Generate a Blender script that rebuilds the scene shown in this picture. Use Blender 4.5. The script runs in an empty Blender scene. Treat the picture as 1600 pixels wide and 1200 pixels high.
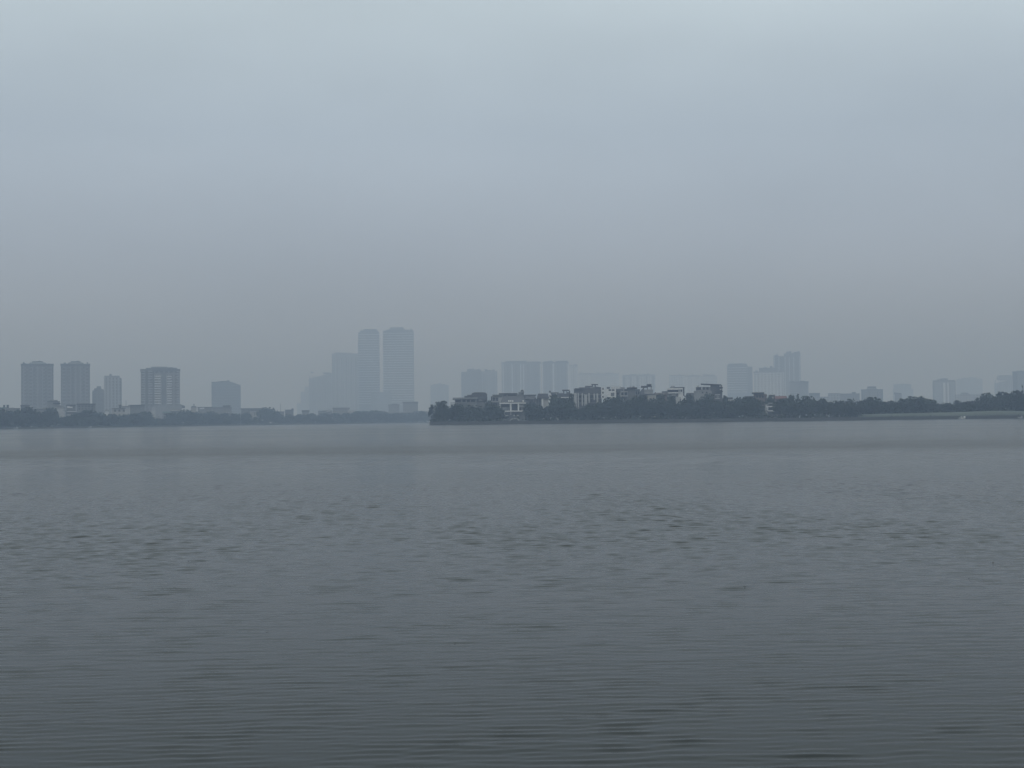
import bpy, math, random
import numpy as np
from mathutils import Matrix, Vector

random.seed(7)
rng = np.random.default_rng(11)
S = bpy.context.scene
COL = S.collection
R = math.radians

# ------------------------------------------------------------------ camera
F = 2198.0                                   # focal length in photo pixels (1600 wide)
CAM = Vector((0.0, 0.0, 1.8))
PITCH = math.atan(56.3 / F)
ROLL = -0.0115
ROT = Matrix.Rotation(math.pi / 2 + PITCH, 3, 'X') @ Matrix.Rotation(ROLL, 3, 'Z')
cd = bpy.data.cameras.new('camera')
cd.sensor_width = 36.0
cd.lens = 36.0 * F / 1600.0
cd.clip_start = 0.1
cd.clip_end = 20000.0
cam = bpy.data.objects.new('camera', cd)
cam.matrix_world = Matrix.Translation(CAM) @ ROT.to_4x4()
COL.objects.link(cam)
S.camera = cam


def P(px, py, Y):
    """world point on the plane y = Y seen at a photo pixel"""
    d = ROT @ Vector(((px - 800.0) / F, -(py - 600.0) / F, -1.0))
    return CAM + d * (Y / d.y)


def lerp(x, pts):
    return float(np.interp(x, [p[0] for p in pts], [p[1] for p in pts]))


FAR = [(-900, 430), (0, 800), (200, 965), (400, 1240), (600, 1420), (670, 1490), (1000, 1540), (2400, 1540)]
PEN = [(671, 655), (1600, 612), (2300, 585)]


def yfar(px): return lerp(px, FAR)
def ypen(px): return lerp(px, PEN)


# ------------------------------------------------------------------ materials
def mat_new(name):
    m = bpy.data.materials.new(name)
    m.use_nodes = True
    return m, m.node_tree.nodes, m.node_tree.links, m.node_tree.nodes['Principled BSDF']


def plain(name, col, rough=0.8, var=0.18, scale=0.35):
    """painted or rendered surface with blotchy weathering"""
    m, n, l, b = mat_new(name)
    tc = n.new('ShaderNodeTexCoord')
    no = n.new('ShaderNodeTexNoise')
    no.inputs['Scale'].default_value = scale
    no.inputs['Detail'].default_value = 5
    l.new(tc.outputs['Object'], no.inputs['Vector'])
    mx = n.new('ShaderNodeMixRGB')
    mx.inputs[1].default_value = [c * (1 - var) for c in col] + [1]
    mx.inputs[2].default_value = [min(1, c * (1 + var)) for c in col] + [1]
    l.new(no.outputs['Fac'], mx.inputs['Fac'])
    l.new(mx.outputs[0], b.inputs['Base Color'])
    b.inputs['Roughness'].default_value = rough
    return m


def facade(name, wall, glass, du=3.4, dv=3.4, fu=0.5, fv=0.5, rough=0.7):
    """far facade: a grid of windows cut into a rendered wall"""
    m, n, l, b = mat_new(name)
    tc = n.new('ShaderNodeTexCoord')
    sp = n.new('ShaderNodeSeparateXYZ')
    l.new(tc.outputs['Object'], sp.inputs[0])

    def mth(op, a, bb=None):
        k = n.new('ShaderNodeMath')
        k.operation = op
        for i, v in enumerate((a, bb)):
            if v is None:
                continue
            if isinstance(v, (int, float)):
                k.inputs[i].default_value = v
            else:
                l.new(v, k.inputs[i])
        return k.outputs[0]
    u = mth('FRACT', mth('DIVIDE', mth('ADD', sp.outputs[0], sp.outputs[1]), du))
    v = mth('FRACT', mth('DIVIDE', sp.outputs[2], dv))
    msk = mth('MULTIPLY', mth('LESS_THAN', u, fu), mth('LESS_THAN', v, fv))
    no = n.new('ShaderNodeTexNoise')
    no.inputs['Scale'].default_value = 0.06
    no.inputs['Detail'].default_value = 6
    l.new(tc.outputs['Object'], no.inputs['Vector'])
    w = n.new('ShaderNodeMixRGB')
    w.inputs[1].default_value = [c * 0.82 for c in wall] + [1]
    w.inputs[2].default_value = [c * 1.18 for c in wall] + [1]
    l.new(no.outputs['Fac'], w.inputs['Fac'])
    mx = n.new('ShaderNodeMixRGB')
    l.new(w.outputs[0], mx.inputs[1])
    mx.inputs[2].default_value = list(glass) + [1]
    l.new(msk, mx.inputs['Fac'])
    l.new(mx.outputs[0], b.inputs['Base Color'])
    b.inputs['Roughness'].default_value = rough
    return m


def leafy(name, c1, c2):
    m, n, l, b = mat_new(name)
    tc = n.new('ShaderNodeTexCoord')
    no = n.new('ShaderNodeTexNoise')
    no.inputs['Scale'].default_value = 5.0
    no.inputs['Detail'].default_value = 4
    l.new(tc.outputs['Object'], no.inputs['Vector'])
    oi = n.new('ShaderNodeObjectInfo')
    ad = n.new('ShaderNodeMath')
    ad.operation = 'MULTIPLY_ADD'
    l.new(oi.outputs['Random'], ad.inputs[0])
    ad.inputs[1].default_value = 0.5
    ad.inputs[2].default_value = -0.25
    a2 = n.new('ShaderNodeMath')
    a2.operation = 'ADD'
    a2.use_clamp = True
    l.new(no.outputs['Fac'], a2.inputs[0])
    l.new(ad.outputs[0], a2.inputs[1])
    mx = n.new('ShaderNodeMixRGB')
    mx.inputs[1].default_value = list(c1) + [1]
    mx.inputs[2].default_value = list(c2) + [1]
    l.new(a2.outputs[0], mx.inputs['Fac'])
    l.new(mx.outputs[0], b.inputs['Base Color'])
    b.inputs['Roughness'].default_value = 0.75
    b.inputs['Specular IOR Level'].default_value = 0.2
    return m


M = {
    'white': plain('white_paint', (.63, .64, .64), .8, .25),
    'offwhite': plain('weathered_white', (.38, .39, .39), .8, .3),
    'cream': plain('cream_render', (.33, .32, .29), .8, .28),
    'grey': plain('grey_render', (.21, .22, .23), .8, .3),
    'midgrey': plain('mid_grey_render', (.14, .15, .16), .8, .3),
    'dark': plain('dark_roof', (.055, .058, .065), .75),
    'slate': plain('slate_roof', (.085, .09, .1), .7),
    'brown': plain('brown_render', (.17, .14, .125)),
    'red': plain('red_tile', (.17, .09, .085)),
    'green': plain('green_sheet', (.12, .2, .19)),
    'glass': plain('window_glass', (.035, .04, .045), .25),
    'palegls': plain('pale_glass', (.12, .13, .14), .3),
    'bandgrey': plain('floor_band_paint', (.49, .5, .5)),
    'concrete': plain('concrete', (.25, .25, .24)),
    'stone': plain('embankment_stone', (.055, .06, .06), .9, .3, .8),
    'metal': plain('galvanised_metal', (.4, .41, .42), .5),
    'bark': plain('bark', (.07, .06, .05), .9),
    'palebark': plain('pale_bark', (.3, .29, .27), .9),
    'leaf': leafy('foliage', (.014, .024, .015), (.038, .054, .03)),
    'leaf2': leafy('foliage_olive', (.035, .05, .025), (.085, .1, .055)),
    'leaf3': leafy('undergrowth_foliage', (.016, .026, .018), (.045, .058, .036)),
    'fac_a': facade('facade_tower_grey', (.19, .195, .2), (.13, .135, .145)),
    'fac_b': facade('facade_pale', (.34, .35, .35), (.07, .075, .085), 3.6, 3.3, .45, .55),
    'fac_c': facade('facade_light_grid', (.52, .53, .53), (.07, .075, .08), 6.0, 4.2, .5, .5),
    'fac_g': facade('facade_glass', (.22, .24, .26), (.12, .135, .15), 1.6, 3.8, .85, .8, .3),
    'fac_d': facade('facade_balcony', (.23, .235, .24), (.13, .135, .145), 4.2, 3.3, .6, .55),
    'fac_h': facade('facade_house', (.33, .33, .32), (.05, .055, .06), 3.0, 3.3, .45, .5),
    'roofmix': plain('weathered_roof', (.12, .115, .115), .85, .3),
}


# ------------------------------------------------------------------ tagging
def tag(o, label=None, cat=None, group=None, kind=None):
    if label:
        o['label'] = label
    if cat:
        o['category'] = cat
    if group:
        o['group'] = group
    if kind:
        o['kind'] = kind
    return o


def empty(name, loc):
    o = bpy.data.objects.new(name, None)
    o.empty_display_size = 1.0
    o.location = loc
    COL.objects.link(o)
    return o


def mesh_obj(name, verts, faces, mat, parent=None, smooth=False):
    me = bpy.data.meshes.new(name)
    me.from_pydata([tuple(v) for v in verts], [], faces)
    me.materials.append(mat)
    if smooth:
        me.polygons.foreach_set('use_smooth', [True] * len(me.polygons))
    me.update()
    o = bpy.data.objects.new(name, me)
    if parent is not None:
        o.parent = parent
    COL.objects.link(o)
    return o


BOXF = [(0, 1, 5, 4), (1, 2, 6, 5), (2, 3, 7, 6), (3, 0, 4, 7), (4, 5, 6, 7), (3, 2, 1, 0)]


def prof_prism(prof, y0, y1):
    """extrude an (x, z) outline, counter-clockwise seen from -y, from y0 to y1"""
    n = len(prof)
    v = [(x, y0, z) for x, z in prof] + [(x, y1, z) for x, z in prof]
    f = [tuple(range(n)), tuple(range(2 * n - 1, n - 1, -1))]
    f += [(i, i + n, (i + 1) % n + n, (i + 1) % n) for i in range(n)]
    return v, f


def shape_geo(shape, x0, x1, z0, z1, y0, y1):
    w, h, d = x1 - x0, z1 - z0, y1 - y0
    if shape == 'box':
        v = [(x0, y0, z0), (x1, y0, z0), (x1, y1, z0), (x0, y1, z0), (x0, y0, z1), (x1, y0, z1), (x1, y1, z1), (x0, y1, z1)]
        return v, BOXF
    if shape in ('hip', 'hip2', 'pyr'):
        k = {'hip': .22, 'hip2': .1, 'pyr': .46}[shape] * w
        e = min(k, d * .45)
        v = [(x0, y0, z0), (x1, y0, z0), (x1, y1, z0), (x0, y1, z0),
             (x0 + k, y0 + e, z1), (x1 - k, y0 + e, z1), (x1 - k, y1 - e, z1), (x0 + k, y1 - e, z1)]
        return v, BOXF
    if shape == 'gable':                      # ridge runs along x
        t = .12 * h
        v = [(x0, y0, z0), (x1, y0, z0), (x1, y1, z0), (x0, y1, z0), (x0, (y0 + y1) / 2, z1), (x1, (y0 + y1) / 2, z1)]
        return v, [(0, 1, 5, 4), (2, 3, 4, 5), (1, 2, 5), (3, 0, 4), (3, 2, 1, 0)]
    if shape == 'gablef':                     # gable faces the lake
        return prof_prism([(x0, z0), (x1, z0), ((x0 + x1) / 2, z1)], y0, y1)
    if shape == 'housef':                     # wall with a gable top facing the lake
        s = z0 + .62 * h
        return prof_prism([(x0, z0), (x1, z0), (x1, s), ((x0 + x1) / 2, z1), (x0, s)], y0, y1)
    if shape == 'barrel':
        p = [(x0, z0), (x1, z0)]
        for i in range(0, 13):
            a = math.pi * i / 12
            c, s = math.cos(a), math.sin(a)
            q = .45
            p.append(((x0 + x1) / 2 + w / 2 * math.copysign(abs(c) ** q, c), z0 + h * .35 + h * .65 * abs(s) ** q))
        return prof_prism(p, y0, y1)
    if shape in ('arc', 'arcl'):              # shallow curved top
        p = [(x0, z0), (x1, z0)]
        for i in range(0, 11):
            t = i / 10
            s = math.sin(math.pi * (t if shape == 'arc' else min(1, .15 + .6 * t)))
            lo = .9 if shape == 'arc' else .8
            p.append((x1 - w * t, z0 + h * (lo + (1 - lo) * s)))
        return prof_prism(p, y0, y1)
    if shape == 'slantl':                     # higher on the left
        return prof_prism([(x0, z0), (x1, z0), (x1, z0 + h * .55), (x0, z1)], y0, y1)
    if shape == 'slantr':
        return prof_prism([(x0, z0), (x1, z0), (x1, z1), (x0, z0 + h * .88)], y0, y1)
    if shape == 'wing':                       # thin roof fin, high on the left, tapering into the roof
        return prof_prism([(x0, z0 + h * .7), (x1, z0), (x1, z0 + h * .45), (x0, z1)], y0, y1)
    if shape == 'dome':
        v, f = [], []
        N, K = 14, 6
        cx, cy = (x0 + x1) / 2, (y0 + y1) / 2
        for j in range(K):
            a = math.pi / 2 * j / K
            for i in range(N):
                b = 2 * math.pi * i / N
                v.append((cx + w / 2 * math.cos(a) * math.cos(b), cy + d / 2 * math.cos(a) * math.sin(b), z0 + h * math.sin(a)))
        v.append((cx, cy, z1))
        for j in range(K - 1):
            for i in range(N):
                f.append((j * N + i, j * N + (i + 1) % N, (j + 1) * N + (i + 1) % N, (j + 1) * N + i))
        for i in range(N):
            f.append(((K - 1) * N + i, (K - 1) * N + (i + 1) % N, K * N))
        f.append(tuple(range(N - 1, -1, -1)))
        return v, f
    if shape == 'cyl':
        N = 14
        cx, cy = (x0 + x1) / 2, (y0 + y1) / 2
        ring = [(cx + w / 2 * math.cos(2 * math.pi * i / N), cy + d / 2 * math.sin(2 * math.pi * i / N)) for i in range(N)]
        v = [(x, y, z0) for x, y in ring] + [(x, y, z1) for x, y in ring]
        f = [(i, (i + 1) % N, (i + 1) % N + N, i + N) for i in range(N)] + [tuple(range(N - 1, -1, -1)), tuple(range(N, 2 * N))]
        return v, f
    if shape == 'arch':                       # open arched frame
        outer, inner = [], []
        for i in range(13):
            a = math.pi * i / 12
            c, s = math.cos(a), math.sin(a)
            cc, ss = math.copysign(abs(c) ** .5, c), abs(s) ** .5
            outer.append(((x0 + x1) / 2 + w / 2 * cc, z0 + h * ss))
            inner.append(((x0 + x1) / 2 + (w / 2 - .32) * cc, z0 + (h - .35) * ss))
        n = 13
        v = [(x, y0, z) for x, z in outer] + [(x, y0, z) for x, z in inner] + [(x, y1, z) for x, z in outer] + [(x, y1, z) for x, z in inner]
        f = []
        for i in range(n - 1):
            f += [(i, i + n, i + n + 1, i + 1), (i + 2 * n, i + 2 * n + 1, i + 3 * n + 1, i + 3 * n),
                  (i, i + 1, i + 2 * n + 1, i + 2 * n), (i + n, i + 3 * n, i + 3 * n + 1, i + n + 1)]
        return v, f
    raise ValueError(shape)


GZ = 1.0                                      # land height


def building(name, label, cat, Y, x0, x1, parts, group=None, yaw=0.0, gz=GZ):
    """parts: (part name, material, px0, px1, ytop, ybottom or None, set-back m, depth m, shape[, label]); a part given as a dict of
    kids: the tuple's last item may be a list of the same tuples, built as sub-parts"""
    c = P((x0 + x1) / 2, 640, Y)
    dmax = max(p[7] for p in parts)
    if group == 'hazy high-rises along the skyline':      # rooftop plant of the high-rises
        q = random.Random(label)
        tops = [p for p in parts if p[5] is None and p[3] - p[2] > 10]
        for p in tops:
            yt = min(r_[4] for r_ in parts if r_[2] < p[3] and r_[3] > p[2] and r_[3] - r_[2] > 5)
            yt = p[4] - min(p[4] - yt, 2.2)
            for _ in range(q.choice((1, 2, 2, 3))):
                a = q.uniform(p[2] + 1, p[3] - 5)
                parts = parts + [('roof_unit', q.choice(('midgrey', 'grey', 'slate')), a, a + q.uniform(1.5, 4.5), yt - q.uniform(.6, 1.7), p[4] + .2, 5 + q.uniform(0, 6), 6, 'box')]
            if q.random() < .35:
                a = q.uniform(p[2] + 2, p[3] - 2)
                parts = parts + [('mast', 'slate', a, a + .35, yt - q.uniform(3, 5.5), p[4] + .2, 9, .8, 'box')]
    root = empty(name, (c.x, Y, gz))
    tag(root, label, cat, group)
    W = P(x1, 640, Y).x - P(x0, 640, Y).x
    th = math.atan2(c.x, Y)                   # fronts look over the lake, as in the photograph
    sx = math.cos(th)
    if yaw:
        sx *= max(.3, (W - dmax * abs(math.sin(yaw))) / (W * math.cos(yaw)))
    root.rotation_euler = (0, 0, yaw - th)

    def mk(p, parent):
        nm, mt, a, b, yt, yb, back, dep, shp = p[:9]
        ym = yt if yb is None else (yt + yb) / 2
        xa, xb = P(a, ym, Y).x - c.x, P(b, ym, Y).x - c.x
        xm = (a + b) / 2
        zt = P(xm, yt, Y).z - gz
        zb = -.6 if yb is None else P(xm, yb, Y).z - gz
        y0 = back
        v, f = shape_geo(shp, xa * sx, xb * sx, zb, zt, y0, y0 + dep)
        o = mesh_obj(nm, v, f, M[mt], parent)
        for extra in p[9:]:
            if isinstance(extra, str):
                o['label'] = extra
            else:
                for k in extra:
                    mk(k, o)
        return o
    for p in parts:
        mk(p, root)
    return root


# part builders -----------------------------------------------------
def bands(nm, mt, x0, x1, y0, y1, n, h, proud, dep, over=0.3):
    return [(nm, mt, x0 - over, x1 + over, y0 + (y1 - y0) * i / max(1, n - 1), y0 + (y1 - y0) * i / max(1, n - 1) + h, -proud, dep + 2 * proud, 'box')
            for i in range(n)]


def fins(nm, mt, xs, w, yt, yb, proud=.8, dep=1.6):
    return [(nm, mt, x - w / 2, x + w / 2, yt, yb, -proud, dep, 'box') for x in xs]


def wins(xs, ys, w, h, mt='glass', back=-.06, nm='window'):
    return [(nm, mt, x, x + w, y, y + h, back, .3, 'box') for y in ys for x in xs]


# ------------------------------------------------------------------ high-rises, far left
SK = 'hazy high-rises along the skyline'
for (a, b, lab) in ((33, 83.5, 'leftmost of two matching grey apartment towers with a stepped domed roofline'),
                    (95, 140.5, 'second of two matching grey apartment towers, just left of the short stepped tower')):
    w = b - a
    m_ = (a + b) / 2
    pr = [('wall', 'fac_a', a, b, 570, None, 0, 26, 'box'),
          ('cornice', 'midgrey', a - .6, b + .6, 568.3, 570.6, -.8, 27.6, 'box'),
          ('roof_tier', 'midgrey', a + w * .22, b - w * .2, 566, 568.3, 3, 18, 'hip2'),
          ('roof_tier', 'midgrey', a + w * .34, b - w * .32, 564, 566, 5, 14, 'arc'),
          ('dome', 'midgrey', m_ + 1, m_ + 6, 562.8, 564.2, 6, 6, 'dome'),
          ('roof_turret', 'midgrey', (a + 3 if a < 50 else b - 5), (a + 5.2 if a < 50 else b - 2.8), 565.6, 568.3, 2, 3, 'box')]
    pr += fins('bay', 'fac_d', [a + w * .11, a + w * .31, a + w * .5, a + w * .69, a + w * .89], w * .1, 572, None, 1.2, 2.5)
    pr += [('setback_floor', 'fac_d', a + w * .02, b - w * .02, 577, 579, -.5, 27, 'box')]
    building('apartment_tower', lab, 'apartment tower', 1330, a, b, pr, SK)

building('stepped_tower', 'short stepped grey tower squeezed beside the slim pale tower at left', 'tower block', 1400, 144, 162.5,
         [('wall', 'fac_a', 144.5, 163, 610, None, 0, 20, 'box'), ('upper_floors', 'fac_a', 147, 162, 608, 610, 2, 16, 'box'),
          ('roof_cap', 'midgrey', 150.5, 158.5, 603.2, 608, 4, 10, 'hip2'), ('bay', 'midgrey', 144.2, 146, 612, None, -.8, 2, 'box')], SK)
building('slim_tower', 'slim pale tower with a small rooftop box, left of the white-balconied block', 'tower block', 1520, 162, 190,
         [('wall', 'fac_b', 162.5, 188, 590, None, 0, 22, 'box'), ('side_wing', 'midgrey', 186.5, 190, 591, None, 1, 18, 'box'),
          ('parapet', 'grey', 163, 187, 587, 590, .8, 20, 'box'), ('plant_room', 'midgrey', 171, 174.5, 584, 587, 6, 6, 'box')]
         + fins('pilaster', 'grey', [166.5, 172, 178, 183.5], 1.1, 592, None), SK)

# white balconied block
pr = [('wall', 'fac_d', 220, 281, 579, None, 0, 30, 'box'), ('cornice', 'midgrey', 219.3, 281.8, 576.6, 579.6, -.8, 31.6, 'box'),
      ('roof_floor', 'midgrey', 228, 277, 574.6, 576.6, 2, 24, 'box'), ('roof_canopy', 'grey', 236, 262, 572.6, 574.6, 4, 18, 'arc'),
      ('plant_room', 'grey', 263, 271, 573.4, 574.6, 5, 12, 'box'),
      ('corner_pier', 'midgrey', 227.4, 231, 580, None, -1.2, 2, 'box'), ('corner_pier', 'midgrey', 238.6, 241, 580, None, -1.2, 2, 'box'),
      ('stair_core', 'midgrey', 252, 260, 583, None, -1.6, 3, 'box'), ('white_pier', 'offwhite', 251.2, 252, 586, None, -1.7, 2, 'box'),
      ('white_pier', 'offwhite', 260, 260.8, 586, None, -1.7, 2, 'box'),
      ('podium', 'grey', 238, 284, 633.5, None, -6, 36, 'box'), ('podium_roof', 'dark', 281, 289, 631.5, 637.5, -4, 20, 'slantl')]
for i in range(14):
    y = 579.5 + 3.84 * i
    for (u, v) in ((220.6, 227), (231.4, 238.2), (276, 281.2)):
        pr.append(('balcony', 'offwhite', u, v, y, y + 1.35, -1.5, 2, 'box'))
    if i > 1:
        for (u, v) in ((241.4, 251), (261, 268.5)):
            pr.append(('balcony', 'white', u, v, y, y + 1.5, -1.7, 2, 'box'))
building('balcony_block', 'broad tower block striped with rows of white balconies', 'apartment tower', 1250, 219, 282, pr, SK)

building('office_block', 'plain pale block with a gently curved top, alone right of the striped block', 'office block', 1950, 330, 376,
         [('wall', 'fac_g', 330.5, 376, 595.2, None, 0, 34, 'arcl'), ('roof_edge', 'midgrey', 330.2, 345, 596.6, 597.6, -.6, 35.2, 'box')]
         + fins('pilaster', 'midgrey', [331.2, 375.2], 1.0, 600, None), SK)

building('faint_block', 'barely visible stepped block at the left foot of the tall tower cluster', 'tower block', 3900, 464, 486,
         [('wall', 'fac_a', 464, 486, 630, None, 0, 40, 'box'), ('upper_floors', 'fac_a', 470, 486, 612, 630, 3, 34, 'box'),
          ('top_floors', 'fac_a', 476, 486, 604, 612, 6, 28, 'box')], SK)
building('slab_tower', 'hazy tower with a slanting roof, lowest of the four in the tall cluster', 'tower block', 3000, 482, 519,
         [('wall', 'fac_b', 482.5, 519, 582.5, None, 0, 30, 'slantr'), ('plant_room', 'midgrey', 505, 516, 581.8, 584, 5, 16, 'box')]
         + fins('pilaster', 'grey', [484, 489, 492, 500, 508, 514], .9, 588, None), SK)
building('slab_tower', 'hazy tall tower standing directly left of the tallest twin pair', 'tower block', 2950, 518, 560,
         [('wall', 'fac_b', 518.5, 560, 554, None, 0, 32, 'box'), ('parapet', 'grey', 518.2, 560.2, 552.6, 554, -.6, 33, 'box'),
          ('plant_room', 'grey', 524, 544, 551, 552.6, 5, 18, 'box')]
         + fins('pilaster', 'midgrey', [520, 527, 534, 541, 549, 556], 1.1, 558, None), SK)
building('twin_tower', 'narrower, left-hand one of the two tallest towers, ringed by floor bands', 'skyscraper', 3000, 559, 593,
         [('wall', 'palegls', 559.5, 592.7, 519, None, 0, 40, 'box'), ('roof_step', 'midgrey', 564, 591, 516.6, 519, 3, 32, 'box'),
          ('roof_cap', 'midgrey', 568, 589, 514, 516.6, 6, 26, 'box')]
         + bands('floor_band', 'bandgrey', 559.5, 592.7, 522, 630, 29, 1.3, .8, 40), SK)
building('twin_tower', 'wider, right-hand one of the two tallest towers, ringed by floor bands', 'skyscraper', 2950, 598, 646.5,
         [('wall', 'palegls', 598.5, 646.3, 516.6, None, 0, 44, 'box'), ('roof_step', 'midgrey', 603, 640, 515, 516.6, 3, 36, 'box'),
          ('roof_cap', 'midgrey', 607.5, 632.5, 510.8, 515, 6, 28, 'hip2')]
         + bands('floor_band', 'bandgrey', 598.5, 646.3, 520, 631, 30, 1.35, .8, 44), SK)
building('podium_block', 'low podium block filling the foot of the gap between the two tallest towers', 'office block', 2900, 580, 612,
         [('wall', 'fac_g', 580, 612, 613.5, None, 0, 30, 'box'), ('parapet', 'midgrey', 579.8, 612.2, 612.6, 613.5, -.5, 31, 'box')], SK)
building('low_block', 'small grey box building at the foot of the widest twin tower', 'office block', 1700, 607, 624,
         [('wall', 'fac_a', 607, 624, 633.2, None, 0, 20, 'box'), ('roof', 'slate', 606.6, 624.4, 632, 633.2, -.5, 21, 'box'),
          ('plant_room', 'midgrey', 612, 621, 630.8, 632, 4, 8, 'arc')])
building('low_block', 'low box building with a shallow domed roof, just right of the twin towers', 'office block', 1620, 629, 653.5,
         [('wall', 'fac_a', 629.5, 653, 630, None, 0, 22, 'box'), ('roof', 'slate', 629, 653.5, 627.6, 630, -.5, 23, 'arc')])

# ------------------------------------------------------------------ skyline behind the peninsula
building('faint_block', 'faintest block, small and alone between the twin towers and the peninsula', 'tower block', 3650, 672, 702,
         [('wall', 'fac_a', 672.5, 701, 601.6, None, 0, 40, 'box'), ('roof_cap', 'midgrey', 676, 696, 600, 601.6, 5, 26, 'arc')]
         + fins('pilaster', 'midgrey', [674, 699.5], 2, 604, None, 1.5, 3), SK)
building('stepped_block', 'hazy stepped-top block rising behind the flat-roofed villas', 'tower block', 2700, 720, 778,
         [('wall', 'fac_a', 720.5, 730, 581, None, 2, 40, 'box'), ('middle_wing', 'fac_a', 729.4, 752, 577.8, None, 0, 44, 'box'),
          ('right_wing', 'fac_b', 751, 777, 580, None, 3, 40, 'box'), ('roof_cap', 'midgrey', 730, 741, 576.4, 577.8, 5, 20, 'box'),
          ('roof_cap', 'midgrey', 744, 750, 576.8, 577.8, 5, 20, 'box'), ('roof_cap', 'midgrey', 760, 768, 578, 580, 6, 20, 'box')]
         + fins('pilaster', 'grey', [736, 744, 757, 764, 771], 1, 584, None), SK)
building('housing_slab', 'wide hazy housing slab with pale vertical strips, left of its taller-looking neighbour', 'apartment block', 2950, 783, 845,
         [('wall', 'fac_d', 783.5, 845, 567, None, 0, 40, 'box'), ('cornice', 'midgrey', 783.2, 845.3, 565.6, 567, -.8, 41, 'box'),
          ('roof_cap', 'midgrey', 790, 822, 563.8, 565.6, 4, 28, 'box'), ('roof_cap', 'midgrey', 826, 843, 564.8, 565.6, 4, 28, 'box')]
         + fins('white_strip', 'white', [786, 800, 813.5, 818, 844], 1.6, 569, None, 1.2, 3)
         + fins('stair_bay', 'midgrey', [793, 806.5, 825, 836], 2.6, 569, None, 1.0, 3), SK)
building('housing_slab', 'hazy housing block with strong dark and white vertical strips, behind the gabled white house', 'apartment block', 2900, 846, 889,
         [('wall', 'fac_d', 846, 889, 567, None, 0, 40, 'box'), ('cornice', 'slate', 848, 888.5, 565.4, 567, -.8, 41, 'box'),
          ('roof_cap', 'slate', 850, 864, 564.4, 565.4, 4, 28, 'box'), ('roof_cap', 'slate', 869, 887, 563.6, 565.4, 4, 28, 'box')]
         + fins('white_strip', 'white', [847.2, 864.4, 888], 2.4, 568, None, 1.3, 3)
         + fins('stair_bay', 'midgrey', [853, 858.5, 871.5, 878, 883], 2.6, 568, None, 1.0, 3), SK)
building('housing_slab', 'narrow pale block attached to the right end of the strongly striped housing block', 'apartment block', 3250, 889, 903,
         [('wall', 'fac_c', 889.5, 902.5, 571.6, None, 0, 40, 'box'), ('cornice', 'midgrey', 889.2, 902.8, 570.4, 571.6, -.8, 41, 'box')]
         + fins('white_strip', 'white', [891.5, 901], 1.4, 573, None, 1.2, 3), SK)
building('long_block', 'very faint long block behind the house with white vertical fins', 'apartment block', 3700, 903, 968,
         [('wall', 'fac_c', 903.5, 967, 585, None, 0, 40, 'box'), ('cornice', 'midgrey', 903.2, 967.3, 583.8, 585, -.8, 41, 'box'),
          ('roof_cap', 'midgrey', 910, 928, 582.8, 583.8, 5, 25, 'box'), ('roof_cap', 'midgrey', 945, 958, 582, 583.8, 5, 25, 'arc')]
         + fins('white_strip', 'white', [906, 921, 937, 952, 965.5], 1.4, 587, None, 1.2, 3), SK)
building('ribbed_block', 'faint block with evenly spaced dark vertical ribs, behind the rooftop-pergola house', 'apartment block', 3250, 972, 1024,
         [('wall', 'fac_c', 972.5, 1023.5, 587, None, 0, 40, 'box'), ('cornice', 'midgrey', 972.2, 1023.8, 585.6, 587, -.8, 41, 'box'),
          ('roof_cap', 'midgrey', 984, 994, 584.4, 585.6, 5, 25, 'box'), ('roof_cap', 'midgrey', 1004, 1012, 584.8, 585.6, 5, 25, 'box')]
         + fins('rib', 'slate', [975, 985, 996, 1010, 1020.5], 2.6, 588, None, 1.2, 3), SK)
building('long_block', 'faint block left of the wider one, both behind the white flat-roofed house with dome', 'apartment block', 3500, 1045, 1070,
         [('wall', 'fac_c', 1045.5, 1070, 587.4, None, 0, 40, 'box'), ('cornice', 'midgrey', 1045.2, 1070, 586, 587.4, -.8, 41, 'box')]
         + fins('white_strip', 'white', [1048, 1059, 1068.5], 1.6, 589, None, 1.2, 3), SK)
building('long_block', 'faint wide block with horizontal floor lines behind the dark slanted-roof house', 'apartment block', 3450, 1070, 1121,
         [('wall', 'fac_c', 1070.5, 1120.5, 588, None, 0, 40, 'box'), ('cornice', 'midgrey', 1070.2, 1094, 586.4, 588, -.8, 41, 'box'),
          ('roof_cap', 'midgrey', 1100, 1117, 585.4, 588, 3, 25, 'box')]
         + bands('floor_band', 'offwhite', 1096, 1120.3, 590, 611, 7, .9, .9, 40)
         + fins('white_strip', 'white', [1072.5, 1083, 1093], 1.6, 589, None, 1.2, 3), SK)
building('round_topped_tower', 'hazy tower with a rounded roof, leftmost of the right-hand cluster', 'tower block', 2560, 1135, 1176,
         [('wall', 'fac_g', 1136, 1168, 571, None, 0, 36, 'box'), ('roof_cap', 'midgrey', 1137, 1167, 568, 571, 2, 30, 'arc'),
          ('side_wing', 'fac_a', 1167.5, 1175.5, 573, None, 4, 30, 'box')]
         + bands('floor_band', 'bandgrey', 1136, 1168, 574, 612, 11, 1.0, .6, 36), SK)
building('hotel_block', 'pale gridded block with a notched roof, middle of the right-hand cluster', 'hotel', 2500, 1175, 1226,
         [('wall', 'fac_c', 1178, 1225, 582, None, 0, 36, 'box'), ('cornice', 'midgrey', 1177, 1190, 580.4, 582, -.8, 37, 'box'),
          ('crown', 'midgrey', 1186, 1214, 574.6, 582, 2, 28, 'box'), ('crown_ornament', 'midgrey', 1192, 1199, 572.6, 574.6, 4, 8, 'pyr'),
          ('crown_ornament', 'midgrey', 1203, 1207, 571.8, 574.6, 4, 8, 'box')]
         + fins('white_pier', 'offwhite', [1179, 1190.5, 1200.5, 1211, 1223.5], 1.5, 583, None, .9, 2.2), SK)
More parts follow.
